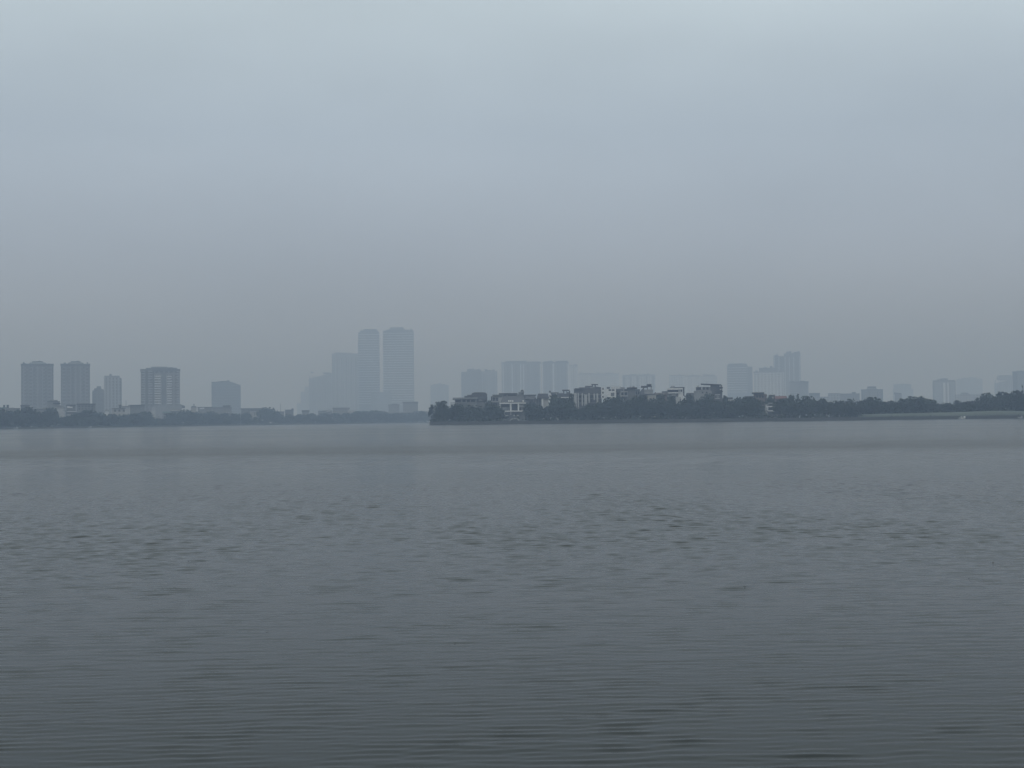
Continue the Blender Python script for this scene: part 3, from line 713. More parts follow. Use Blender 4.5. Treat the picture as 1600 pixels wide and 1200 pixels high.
villa('low house with a long pale pitched roof right of the slanted-roof house', 1129, 1155, 684,
      [('wall', 'midgrey', 1130, 1154, 625, None, 0, 12, 'box'), ('roof', 'slate', 1133, 1145, 620.8, 623.6, 1, 10, 'box'),
       ('pitched_roof', 'offwhite', 1136, 1153.4, 623.6, 627.6, -1, 8, 'slantl'), ('shrub_box', 'grey', 1131, 1136, 623, 626, -.6, 2, 'box')])
villa('brown house with a broad upturned dark roof slab in front of the pale gridded block', 1163, 1199, 684,
      [('wall', 'brown', 1177.4, 1198, 616, None, 0, 12, 'box'), ('roof_slab', 'dark', 1174.6, 1194, 613.2, 615, -2, 15, 'box'),
       ('eave', 'slate', 1177, 1192.6, 615, 616.4, -1.2, 13, 'box'), ('wing', 'midgrey', 1163.6, 1180, 620.4, None, -1, 9, 'box'),
       ('wing_roof', 'slate', 1163, 1180, 618.8, 621, -1.6, 10, 'slantr'), ('roof_corner', 'brown', 1192, 1198.6, 615.4, 619, -.8, 10, 'slantl')]
      + wins([1182, 1186.4, 1190.8], [618], 2.2, 3.6) + wins([1172, 1176], [622], 2.4, 2.2, back=-1.06))
villa('tan house with a long reddish tiled roof at the right foot of the cluster', 1199, 1241, 690,
      [('wall', 'brown', 1203, 1239, 622.8, None, 0, 12, 'box'), ('roof', 'red', 1208, 1231, 618.8, 623, -.8, 13, 'hip2'),
       ('left_roof', 'slate', 1203, 1211, 616.4, 619.6, 2, 8, 'slantr'), ('turret_roof', 'slate', 1231, 1240.4, 618.4, 624, -.6, 9, 'hip'),
       ('ledge', 'cream', 1199, 1209, 620.4, 621.6, -.8, 3, 'box'), ('finial', 'slate', 1217.8, 1219, 616.6, 619, 4, .6, 'pyr')])
villa('small white two-storey house low among the trees, under the red-roofed house', 1195, 1213, 654,
      [('wall', 'midgrey', 1199, 1212, 630.6, None, 0, 10, 'box'), ('roof', 'grey', 1200, 1209, 629.2, 630.8, -.6, 11, 'box'),
       ('side_wall', 'offwhite', 1196, 1199, 632, 645, -1.2, 3, 'box'), ('balcony', 'white', 1197, 1211.4, 634.4, 636, -1.8, 2, 'box'),
       ('balcony', 'white', 1199, 1211.2, 641, 642.8, -1.8, 2, 'box'), ('column', 'white', 1199, 1200.2, 636, 641, -1.7, .5, 'box'),
       ('steps', 'grey', 1203, 1217, 650, 651.6, -8, 3, 'box')] + wins([1201.6], [631.2], 4.4, 2.6) + wins([1201.6], [636.8], 5, 3.6))

# small things on the peninsula's bank
building('arched_shelter', 'low white arched shelter frame on the bank below the columned villa', 'shelter', ypen(804) + 4, 797, 811,
         [('frame', 'offwhite', 797.4, 811, 653.8, 658.6, 0, 2.5, 'arch')], gz=1.2)
building('gate_post', 'pair of pale upright posts on the bank below the white balcony edge', 'post', ypen(871) + 3, 869.5, 873,
         [('post', 'offwhite', 870, 871, 652.4, None, 0, .4, 'box'), ('post', 'offwhite', 872, 872.8, 654.2, None, 0, .4, 'box'),
          ('rail', 'offwhite', 871, 872, 656, 656.6, .1, .2, 'box')], gz=1.2)
building('white_awning', 'short white awning glinting in the dark trees right of the red-roofed house', 'awning', ypen(1288) + 8, 1284, 1292.6,
         [('canopy', 'white', 1284, 1292.4, 639, 640, -3, 2.5, 'slantl'), ('post', 'metal', 1284.4, 1284.8, 640, None, -2.8, .15, 'box'),
          ('post', 'metal', 1291.6, 1292, 640, None, -2.8, .15, 'box')], gz=1.2)


def boat(label, px, Y, L, facing=0.0, mt='white'):
    """small open boat with a raised bow"""
    p = P(px, 650, Y)
    root = empty('rowing_boat', (p.x, Y, 0.0))
    root.rotation_euler = (0, 0, facing)
    tag(root, label, 'boat', 'small boats at the water edge')
    n = 11
    v, f = [], []
    for i in range(n):
        t = i / (n - 1)
        x = (t - .5) * L
        w = .62 * math.sin(math.pi * (.12 + .83 * t)) ** .6
        sh = .55 + .35 * (t - .4) ** 2 * 4
        v += [(x, -w, sh), (x, -w * .55, -.12), (x, w * .55, -.12), (x, w, sh), (x, w * .85, sh - .05), (x, 0, .1), (x, -w * .85, sh - .05)]
    k = 7
    for i in range(n - 1):
        for j in range(k):
            a, b = i * k + j, i * k + (j + 1) % k
            f.append((a, b, b + k, a + k))
    f += [tuple(range(k - 1, -1, -1)), tuple(range((n - 1) * k, n * k))]
    mesh_obj('hull', v, f, M[mt], root)
    for x in (-.2 * L, .12 * L):
        vv, ff = shape_geo('box', x - .12, x + .12, .38, .44, -.5, .5)
        mesh_obj('thwart', vv, ff, M['brown'], root)
    vv, ff = shape_geo('housef', .22 * L, .4 * L, .5, 1.25, -.4, .4)
    mesh_obj('cabin', vv, ff, M[mt], root)
    return root


boat('bright white boat by the pale grass bank, right one of a close pair', 1505.5, ypen(1505) - 1.6, 1.9, .5)
boat('greyish boat just left of the bright white boat', 1500.6, ypen(1500) - 1.6, 1.5, .3, 'offwhite')
boat('small white boat near the right frame edge below the grass bank', 1594, ypen(1594) - 1.6, 1.8, -.3, 'offwhite')
boat('pale boat moored below the far left tree belt', 23.5, yfar(23) - 2, 3.4, 0, 'offwhite')
boat('pale boat moored on the far shore below the second grey tower', 139.5, yfar(139) - 2, 3.0, 0, 'offwhite')


# ------------------------------------------------------------------ land
def land(name, shore, back, z=GZ):
    n = len(shore)
    v = []
    for x, y in shore:
        v += [(x, y, -.6), (x, y + .5, z - .25)]
    v += [(x, y, z + .1 if k else z) for k, (x, y) in enumerate(back)]
    f = [(2 * i, 2 * i + 2, 2 * i + 3, 2 * i + 1) for i in range(n - 1)]
    f.append(tuple([2 * i + 1 for i in range(n)] + [2 * n + i for i in range(len(back))]))
    m, nn, l, b = mat_new(name + '_soil')
    tc = nn.new('ShaderNodeTexCoord')
    no = nn.new('ShaderNodeTexNoise')
    no.inputs['Scale'].default_value = .08
    no.inputs['Detail'].default_value = 8
    l.new(tc.outputs['Object'], no.inputs['Vector'])
    rp = nn.new('ShaderNodeValToRGB')
    rp.color_ramp.elements[0].position = .35
    rp.color_ramp.elements[0].color = (.04, .055, .03, 1)
    rp.color_ramp.elements[1].position = .65
    rp.color_ramp.elements[1].color = (.1, .1, .08, 1)
    l.new(no.outputs['Fac'], rp.inputs['Fac'])
    l.new(rp.outputs[0], b.inputs['Base Color'])
    b.inputs['Roughness'].default_value = .95
    return tag(mesh_obj(name, v, f, m), kind='structure')


def wx(px, Y): return P(px, 655, Y).x


fs = [(-5800, 250)] + [(wx(px, yfar(px)), yfar(px)) for px in (-900, -450, 0, 100, 200, 300, 400, 500, 600, 670, 1000, 2400)] + [(5800, 1540)]
land('ground', fs, [(5800, 6800), (-5800, 6800)])
ps = [(wx(675, 800), 800), (wx(671, 720), 720), (wx(671.5, 664), 664)] + [(wx(px, ypen(px)), ypen(px)) for px in (674, 760, 900, 1050, 1200, 1350, 1500, 1700, 2300)]
land('peninsula_ground', ps, [(wx(2300, 585) + 40, 830), (wx(700, 830), 830)], 1.2)


def shore_wall(name, label, pts, z, th=.7):
    v, f = [], []
    for x, y in pts:
        v += [(x, y - .05, -.8), (x, y + .12, z), (x, y + th, z), (x, y + th, -.8)]
    n = len(pts)
    for i in range(n - 1):
        a, b = 4 * i, 4 * i + 4
        f += [(a, b, b + 1, a + 1), (a + 1, b + 1, b + 2, a + 2), (a + 2, b + 2, b + 3, a + 3)]
    f += [(0, 1, 2, 3), tuple(4 * (n - 1) + k for k in (3, 2, 1, 0))]
    return tag(mesh_obj(name, v, f, M['stone']), label, 'wall')


shore_wall('retaining_wall', 'low dark retaining wall along the far left shore', [(wx(px, yfar(px) - .6), yfar(px) - .6) for px in range(-300, 700, 50)], 1.15)
shore_wall('retaining_wall', 'dark stone retaining wall along the waterline of the peninsula',
           [(wx(671.2, 665), 665)] + [(wx(px, ypen(px) - .6), ypen(px) - .6) for px in list(range(673, 1700, 40))], 1.35)

# pale grass bank at the right
v, f = [], []
gx = list(range(1338, 1721, 14))
for i, px in enumerate(gx):
    Y0 = ypen(px)
    yt = lerp(px, [(1338, 648.2), (1350, 647.4), (1400, 646.2), (1500, 643.8), (1560, 641.6), (1600, 642.4), (1720, 642)])
    yb = lerp(px, [(1338, 650.2), (1400, 650.4), (1440, 649.4), (1500, 650.2), (1560, 647), (1600, 648), (1720, 648)])
    a, b_, c_ = P(px, yb, Y0 + 3), P(px, (yt + yb) / 2 - .2, Y0 + 5), P(px, yt, Y0 + 7)
    v += [(a.x, a.y, .4), tuple(a), tuple(b_), tuple(c_), (c_.x, c_.y + 6, c_.z), (c_.x, c_.y + 9, .8)]
for i in range(len(gx) - 1):
    for j in range(5):
        a = i * 6 + j
        f.append((a, a + 6, a + 7, a + 1))
gm = leafy('short_grass', (.06, .075, .062), (.095, .11, .09))
tag(mesh_obj('lawn', v, f, gm, smooth=True), kind='structure')


# ------------------------------------------------------------------ trees
def leaf_quads(pts, size, r, squash=1.0):
    """random leaf clumps at pts; size array"""
    n = len(pts)
    a = r.normal(size=(n, 3))
    a /= np.linalg.norm(a, axis=1)[:, None]
    b = r.normal(size=(n, 3))
    b -= (b * a).sum(1)[:, None] * a
    b /= np.linalg.norm(b, axis=1)[:, None]
    c = np.cross(a, b)
    s = size[:, None]
    v = np.empty((n, 6, 3))
    k = r.uniform(.7, 1.3, size=(n, 6))
    for i, (u, w) in enumerate(((1, 0), (.45, .8), (-.5, .75), (-1, .05), (-.45, -.8), (.5, -.75))):
        v[:, i] = pts + (b * u + c * w) * s * k[:, i:i + 1] + a * (s * r.uniform(-.3, .3, size=(n, 1)))
    return v.reshape(-1, 3), [tuple(range(6 * i, 6 * i + 6)) for i in range(n)]


def lobes_points(lobes, n, r):
    vol = np.array([l[3] * l[3] * l[4] for l in lobes])
    pick = r.choice(len(lobes), n, p=vol / vol.sum())
    d = r.normal(size=(n, 3))
    d /= np.linalg.norm(d, axis=1)[:, None]
    rad = r.uniform(.35, 1.0, size=n) ** .5 * (1 + .12 * r.normal(size=n))
    L = np.array([l[:5] for l in lobes])[pick]
    return L[:, :3] + d * rad[:, None] * np.stack([L[:, 3], L[:, 3], L[:, 4]], 1)


def limb_geo(v, f, a, b, r0, r1, n=7):
    a, b = Vector(a), Vector(b)
    d = (b - a).normalized()
    u = d.orthogonal().normalized()
    w = d.cross(u)
    base = len(v)
    for p, rr in ((a, r0), ((a + b) / 2 + u * r0 * .4, (r0 + r1) / 2), (b, r1)):
        for i in range(n):
            t = 2 * math.pi * i / n
            v.append(tuple(p + (u * math.cos(t) + w * math.sin(t)) * rr))
    for k in range(2):
        for i in range(n):
            f.append((base + k * n + i, base + k * n + (i + 1) % n, base + (k + 1) * n + (i + 1) % n, base + (k + 1) * n + i))


def make_proto(kind, seed, count):
    """unit tree: height 1, width about 1, base at the origin; returns (trunk mesh, crown mesh)"""
    r = np.random.default_rng(seed)
    lobes = []
    leaf = .05
    if kind == 'round':
        for i in range(11):
            a = r.uniform(0, 6.28)
            q = r.uniform(.05, .32)
            z = r.uniform(.3, .82)
            q *= 1.1 - .7 * max(0, z - .5)
            lobes.append((q * math.cos(a), q * math.sin(a), z, r.uniform(.13, .22), r.uniform(.1, .17)))
        lobes.append((0, 0, .8, .17, .17))
        lobes.append((0, 0, .5, .38, .3))
    elif kind == 'dome':
        for i in range(13):
            a = r.uniform(0, 6.28)
            q = .36 * math.sqrt(r.uniform(0, 1))
            z = .72 - q * q * 1.7
            lobes.append((q * math.cos(a), q * math.sin(a), z + r.uniform(-.06, .05), r.uniform(.12, .18), r.uniform(.13, .2)))
        lobes.append((0, 0, .5, .42, .35))
        lobes.append((0, 0, .8, .22, .17))
    elif kind == 'ragged':
        for i in range(12):
            a = r.uniform(0, 6.28)
            z = r.uniform(.25, .86)
            q = r.uniform(.1, .4) * (1.15 - z)
            lobes.append((q * math.cos(a), q * math.sin(a), z, r.uniform(.09, .17), r.uniform(.08, .16)))
        for i in range(5):
            lobes.append((r.uniform(-.14, .14), r.uniform(-.14, .14), r.uniform(.82, .93), .035, .09))
        lobes.append((0, 0, .45, .34, .3))
        leaf = .045
    elif kind == 'tall':
        for i in range(12):
            a = r.uniform(0, 6.28)
            z = r.uniform(.22, .85)
            q = r.uniform(.05, .3)
            lobes.append((q * math.cos(a), q * math.sin(a), z, r.uniform(.14, .2), r.uniform(.1, .15)))
        lobes.append((0, 0, .55, .32, .36))
        lobes.append((.05, 0, .88, .13, .11))
    elif kind == 'conifer':
        for i in range(9):
            z = .15 + .8 * i / 9
            w = .42 * (1 - z) + .05
            lobes.append((r.uniform(-.04, .04), r.uniform(-.04, .04), z, w, .09))
    elif kind == 'leaning':
        for i in range(9):
            t = r.uniform(0, 1)
            lobes.append((-.18 + .2 * t + r.uniform(-.14, .14), r.uniform(-.18, .18), .5 + .38 * t + r.uniform(-.08, .05), r.uniform(.12, .2), r.uniform(.09, .14)))
        lobes.append((-.3, 0, .48, .16, .14))
    elif kind == 'bare':
        for i in range(4):
            lobes.append((r.uniform(-.12, .12), 0, r.uniform(.72, .95), .1, .05))
        leaf = .03
    elif kind == 'stemmed':
        for i in range(10):
            a = r.uniform(0, 6.28)
            q = r.uniform(.05, .3)
            lobes.append((q * math.cos(a), q * math.sin(a), r.uniform(.62, .87), r.uniform(.14, .2), r.uniform(.09, .13)))
    pts = lobes_points(lobes, count, r)
    if kind not in ('bare', 'leaning'):
        pts[:, :2] /= 2 * np.percentile(np.abs(pts[:, :2]), 97)
    z1 = np.percentile(pts[:, 2], 98.5)
    pts[:, 2] = np.clip(pts[:, 2] / z1, .03, 1.03)
    size = r.uniform(.6, 1.35, size=count) * leaf
    v, f = leaf_quads(pts, size, r)
    cm = bpy.data.meshes.new('crown')
    cm.from_pydata(v.tolist(), [], f)
    cm.materials.append(M['leaf'])
    tv, tf = [], []
    top = .55 if kind != 'bare' else .98
    lean = -.12 if kind == 'leaning' else r.uniform(-.04, .04)
    limb_geo(tv, tf, (0, 0, -.05), (lean, 0, top * .6), .035, .024)
    limb_geo(tv, tf, (lean, 0, top * .6), (lean * 1.2, 0, top), .024, .012)
    for i in range(6 if kind != 'bare' else 9):
        a = r.uniform(0, 6.28)
        z0 = r.uniform(.22, top * .95)
        q = r.uniform(.15, .3) * (1 if kind not in ('bare', 'conifer') else .5)
        limb_geo(tv, tf, (lean * min(1, z0 / (top * .6)), 0, z0), (lean + q * math.cos(a), q * math.sin(a), z0 + r.uniform(.12, .3) * (1 - z0 * .5)), .013, .005, 5)
    tm = bpy.data.meshes.new('trunk')
    tm.from_pydata(tv, [], tf)
    tm.materials.append(M['palebark' if kind in ('stemmed',) else 'bark'])
    return tm, cm


PRO = {}
for kind, nv in (('round', 4), ('dome', 3), ('ragged', 3), ('tall', 3), ('conifer', 1), ('leaning', 1), ('bare', 1), ('stemmed', 1)):
    PRO[kind] = [make_proto(kind, 100 + 17 * i + len(kind) * 7 + ord(kind[0]), {'bare': 60, 'conifer': 500, 'leaning': 420, 'stemmed': 480}.get(kind, 900)) for i in range(nv)]
tcount = [0]


def tree(kind, x, Y, w, h, gz, label, group, name='broadleaf_tree'):
    tm, cm = PRO[kind][tcount[0] % len(PRO[kind])]
    tcount[0] += 1
    root = empty(name, (x, Y, gz))
    root.rotation_euler = (0, 0, random.uniform(0, 6.28) if kind != 'leaning' else 0)
    root.scale = (w, w, h)
    tag(root, label, 'tree', group)
    for nm, me in (('trunk', tm), ('crown', cm)):
        o = bpy.data.objects.new(nm, me)
        o.parent = root
        COL.objects.link(o)
    return root


def tree_px(kind, px, wpx, ytop, Y, gz, label, group, name='broadleaf_tree'):
    a, b = P(px - wpx / 2, ytop, Y), P(px + wpx / 2, ytop, Y)
    t = P(px, ytop, Y)
    return tree(kind, t.x, Y, (b.x - a.x) * 1.0, max(2.0, (t.z - gz) * .985), gz, label, group, name)


PG = 'trees of the peninsula belt'
GEN_P = 'dark bushy tree packed into the continuous tree belt of the peninsula'
pen_trees = [
    (674.5, 13, 632.6, 'leaning', 'small tree leaning left over the water at the very tip of the peninsula'),
    (690, 27, 627.5, 'ragged', 'spiky-topped dark tree second from the tip of the peninsula'),
    (686, 17, 642, 'round', 'low rounded tree under the spiky-topped one at the tip'),
    (711, 19, 631.6, 'stemmed', 'tree with pale bare stems under its crown, below the flat-roofed villa'),
    (733, 30, 634, 'round', 'broad dark tree below the barrel-roofed house'),
    (718, 26, 640, 'dome', None), (748, 24, 638, 'tall', None),
    (768, 36, 633.5, 'dome', 'smooth dome-shaped tree just left of the white columned villa'),
    (781, 16, 643, 'round', 'low tree touching the left side of the white columned villa'),
    (829, 22, 630, 'tall', 'tree closing the gap right of the white columned villa'),
    (842, 20, 634, 'round', 'tree below the house with pale vertical piers'),
    (874, 31, 622, 'round', 'tall tree in front of the white gable end'),
    (888, 18, 628, 'tall', 'tree left of the white-finned building'),
    (905, 22, 641, 'round', None), (922, 26, 634, 'dome', 'tree hiding the lower middle of the white-finned building'),
    (940, 20, 630, 'round', 'tree below the right end of the white-finned building'),
    (958, 32, 622, 'dome', 'flat-topped dark tree hiding the lower white cubic house'),
    (984, 28, 626, 'round', 'lighter bush-like tree below the dark roof band house'),
    (1001, 24, 618.5, 'tall', 'dark upright tree below the rooftop pergola house'),
    (1016, 22, 624, 'round', None), (1034, 26, 625, 'dome', 'tree below the huddle-roofed beige house'),
    (1052, 22, 630, 'round', None), (1068, 26, 626, 'tall', None), (1083, 26, 626.5, 'round', 'tree below the dark hip-roofed house'),
    (1102, 30, 621, 'dome', 'tree rising against the front of the slanted-roof house'),
    (1120, 24, 627, 'round', None), (1137, 28, 627, 'dome', 'tree below the long pale pitched roof'),
    (1153, 24, 626, 'round', None), (1168, 30, 621.5, 'dome', 'tree left of the brown upturned-roof house'),
    (1183, 22, 625.5, 'round', 'tree below the brown upturned-roof house'),
    (1226, 34, 623.5, 'dome', 'dome-shaped tree right of the small white two-storey house'),
    (1247, 15, 616.8, 'conifer', 'pointed dark conifer right of the red-roofed house'),
    (1266, 30, 620.5, 'round', None), (1285, 24, 624, 'round', None), (1303, 26, 627.5, 'tall', None), (1318, 18, 627, 'round', None),
    (1329, 17, 624, 'ragged', 'small peaked tree above the left end of the grass bank'),
    (1346, 24, 627, 'round', None), (1363, 34, 621.6, 'dome', 'rounded peak of trees in front of the stepped-dome hall'),
    (1383, 18, 628, 'round', None), (1394, 14, 626.5, 'ragged', 'small pointed tree just left of the biggest dome-shaped tree'),
    (1412, 32, 624, 'round', None), (1431, 48, 620.5, 'dome', 'biggest dome-shaped tree of the belt, above the grass bank'),
    (1452, 22, 625, 'round', None), (1464, 22, 631, 'round', None), (1479, 26, 630, 'dome', 'lowest rounded tree right of the biggest dome-shaped tree'),
    (1496, 14, 626, 'ragged', 'narrow tree below the banded pale tower'), (1512, 28, 627.6, 'round', None),
    (1528, 15, 622.5, 'ragged', 'pointed tree stepping up to the tall trees at the right edge'),
    (1543, 24, 615.2, 'tall', 'first of the tall trees rising at the right edge'),
    (1565, 34, 613.4, 'round', 'wide tall tree in the rising group at the right edge'),
    (1589, 30, 611.4, 'dome', 'tallest leafy tree, at the right frame edge'),
    (1614, 30, 610, 'round', None),
]
canopy = sorted([(t[0], t[2]) for t in pen_trees if t[0] not in (686, 718, 781, 905)])
for k, (px, w, yt, kind, lab) in enumerate(pen_trees):
    Y = ypen(px) + (8 if px < 1336 else 17) + (k % 3) * 3.5
    tree_px(kind, px, w, yt, Y, 1.2 if px < 1340 else 1.9, lab or GEN_P, PG)
tree_px('bare', 1598, 9, 601.5, ypen(1598) + 14, 1.5, 'bare spindly tree poking above the tall trees at the right edge', PG, 'bare_tree')
# second row and skirts
px = 692.0
while px < 1622:
    if not (782 < px < 822 or 1185 < px < 1223):
        top = lerp(px, canopy)
        gz = 1.2 if px < 1340 else 1.9
        tree_px(random.choice(('round', 'dome', 'tall')), px, random.uniform(18, 26), top + random.uniform(3, 10), ypen(px) + (5 if px < 1336 else 14) + random.uniform(0, 2), gz, GEN_P, PG)
    px += random.uniform(12, 16)

for px, w, yt, dy in ((762, 16, 627, 26), (826, 18, 620.5, 48), (866, 16, 617.5, 26), (893, 12, 617, 18), (966, 15, 619.5, 26), (998, 14, 614.5, 60),
                      (1031, 18, 617, 30), (1049, 15, 620, 24), (1076, 20, 617.5, 26), (1108, 20, 616.5, 22), (1132, 14, 619.5, 45), (1157, 18, 622, 45),
                      (1203, 14, 618.5, 50), (1236, 14, 618.5, 30), (1216, 16, 626.5, 24)):
    tree_px(random.choice(('round', 'ragged', 'tall')), px, w, yt, ypen(px) + dy, 1.2, 'dark tree crown poking up between the villas of the peninsula', 'trees between the villas')

# palm
def palm(px, ytop, Y, gz, label):
    t = P(px, ytop, Y)
    h = t.z - gz
    root = empty('palm_tree', (t.x, Y, gz))
    tag(root, label, 'tree')
    tv, tf = [], []
    limb_geo(tv, tf, (0, 0, -.3), (.2, 0, h * .95), .22, .13)
    mesh_obj('trunk', tv, tf, M['bark'], root)
    for i in range(11):
        a = 2 * math.pi * i / 11 + .2
        v, f = [], []
        for j in range(6):
            s = j / 5
            r_ = 2.3 * s
            z = h * .95 + 1.0 * s - 1.9 * s * s
            wd = .34 * math.sin(math.pi * (.1 + .85 * s))
            c = Vector((.2 + r_ * math.cos(a), r_ * math.sin(a), z))
            n_ = Vector((-math.sin(a), math.cos(a), 0))
            v += [tuple(c + n_ * wd - Vector((0, 0, .15))), tuple(c), tuple(c - n_ * wd - Vector((0, 0, .15)))]
        for j in range(5):
            f += [(3 * j, 3 * j + 3, 3 * j + 4, 3 * j + 1), (3 * j + 1, 3 * j + 4, 3 * j + 5, 3 * j + 2)]
        mesh_obj('frond', v, f, M['leaf'], root)


palm(1257.5, 617, ypen(1257) + 22, 1.2, 'small palm with drooping fronds just right of the pointed conifer')

FG = 'trees of the far left shore'
GEN_F = 'hazy bushy tree packed into the tree belt of the far left shore'
far_trees = [
    (1, 22, 641.5, 'round', 'tree at the left frame edge on the far shore'), (17, 22, 643, 'dome', None), (30, 18, 641.5, 'round', None),
    (44, 28, 637.5, 'dome', 'wide dark tree at the foot of the leftmost tower'), (62, 24, 644, 'round', None),
    (78, 24, 638, 'dome', 'rounded tree leaning against the tall bright pale house'), (106, 18, 651, 'round', None),
    (119, 24, 647, 'round', None), (136, 30, 641.4, 'dome', 'broad tree in front of the wide dark flat-roofed block'),
    (156, 26, 645, 'round', None), (175, 24, 647.5, 'round', None), (192, 24, 649, 'dome', None), (210, 26, 646.5, 'round', None),
    (227, 26, 644, 'tall', None), (246, 20, 654, 'round', None), (270, 26, 645, 'dome', None),
    (290, 28, 641, 'dome', 'rounded tree right of the green-roofed house'), (310, 24, 644, 'round', None),
    (330, 26, 643.5, 'dome', None), (350, 24, 646, 'round', None), (368, 22, 646.5, 'round', None), (385, 16, 645, 'tall', 'tree left of the small pale slit-windowed house'),
    (399, 15, 652, 'round', None), (416, 27, 637.2, 'dome', 'tallest domed tree of the far shore, left of the thin spire'),
    (432, 18, 643.6, 'round', None), (452, 22, 648, 'round', None), (470, 24, 647.5, 'dome', None), (488, 24, 646.5, 'round', None),
    (506, 24, 645.5, 'round', None), (524, 24, 646, 'dome', None), (541, 26, 646, 'round', None), (560, 26, 643, 'dome', None),
    (580, 28, 642, 'round', None), (600, 26, 644.5, 'dome', None), (620, 26, 645.5, 'round', None), (640, 26, 645.5, 'dome', None),
    (657, 26, 642.5, 'round', 'hazy tree just left of the peninsula tip'), (674, 24, 644, 'round', None)]
for k, (px, w, yt, kind, lab) in enumerate(far_trees):
    tree_px(kind, px, w, yt, yfar(px) + 12 + (k % 3) * 4, 1.0, lab or GEN_F, FG)
fcan = [(t[0], t[2]) for t in far_trees]
px = 6.0
while px < 676:
    tree_px(random.choice(('round', 'dome', 'tall')), px, random.uniform(13, 20), lerp(px, fcan) + random.uniform(5, 12), yfar(px) + 5 + random.uniform(0, 3), 1.0, GEN_F, FG)
    px += random.uniform(11, 15)

# undergrowth along both banks
def undergrowth(pxs, n, fy, z0, hmax, depth, size, skip=()):
    px = rng.uniform(pxs[0], pxs[1], n)
    keep = np.ones(n, bool)
    for a, b in skip:
        keep &= ~((px > a) & (px < b) & (rng.uniform(0, 1, n) < .85))
    px = px[keep]
    lump = .55 + .45 * np.sin(px * .31 + 1.3) * np.sin(px * .113)
    pts = np.empty((len(px), 3))
    for i, p in enumerate(px):
        Y = fy(p) + rng.uniform(.8, depth)
        pts[i] = (wx(p, Y), Y, z0 + abs(rng.normal()) * .35 * hmax * (.5 + lump[i]))
    v, f = leaf_quads(pts, rng.uniform(.5, 1.3, len(px)) * size, rng)
    o = mesh_obj('undergrowth', v, f, M['leaf3'])
    return tag(o, kind='stuff')


undergrowth((672, 1346), 3700, ypen, 1.2, 3.2, 9, .55, skip=((784, 822), (1200, 1216)))
undergrowth((-30, 690), 3600, yfar, 1.0, 4.5, 12, .8)
undergrowth((1336, 1625), 2200, lambda p: ypen(p) + 10, 2.2, 3.0, 8, .55)
undergrowth((1338, 1625), 900, lambda p: ypen(p) - .3, .4, .9, 3, .3)


# ------------------------------------------------------------------ floating leaves
def leaf(px, py, wpx, label, rot):
    d = ROT @ Vector(((px - 800) / F, -(py - 600) / F, -1))
    p = CAM + d * (-CAM.z / d.z)
    w = wpx / F * p.y
    v, f = [], []
    n = 7
    for i in range(n):
        t = i / (n - 1)
        wd = .34 * math.sin(math.pi * (.06 + .88 * t)) ** .8
        z = .10 + .3 * (2 * t - 1) ** 2
        v += [((t - .5) * w, -wd * w, (z + .16) * w), ((t - .5) * w, 0, z * w), ((t - .5) * w, wd * w, (z + .16) * w)]
    for i in range(n - 1):
        a = 3 * i
        f += [(a, a + 3, a + 4, a + 1), (a + 1, a + 4, a + 5, a + 2)]
    o = mesh_obj('floating_leaf', v, f, M['leafdry'])
    o.location = (p.x, p.y, .004)
    o.rotation_euler = (0, 0, rot)
    tag(o, label, 'leaf', 'dead leaves floating on the lake')


M['leafdry'] = plain('dead_leaf', (.02, .018, .016), .8, .3, 20)
for a in ((1164, 918.6, 4.6, 'largest dark speck of leaf floating at right centre of the water', .1),
          (1551.8, 880.4, 3.2, 'dark leaf floating nearest the right frame edge', .6),
          (1513.8, 904.6, 2.0, 'tiny dark leaf just below left of the rightmost floating leaf', -.4),
          (1254, 1045, 2.2, 'dark leaf floating low in the right part of the water', .3),
          (1315.6, 947.6, 1.8, 'tiny leaf floating right of and below the largest one', .9),
          (809, 984.6, 2.2, 'dark leaf floating at the centre of the near water', 0),
          (711, 1005, 1.8, 'tiny leaf left of and below the centre one', .5),
          (417.5, 987.2, 2.8, 'dark leaf floating in the left part of the near water', .2),
          (254, 1093, 2.2, 'dark leaf floating lowest, towards the left corner', -.3),
          (295, 876.5, 1.8, 'tiny leaf floating farthest out on the left half', .7)):
    leaf(*a)


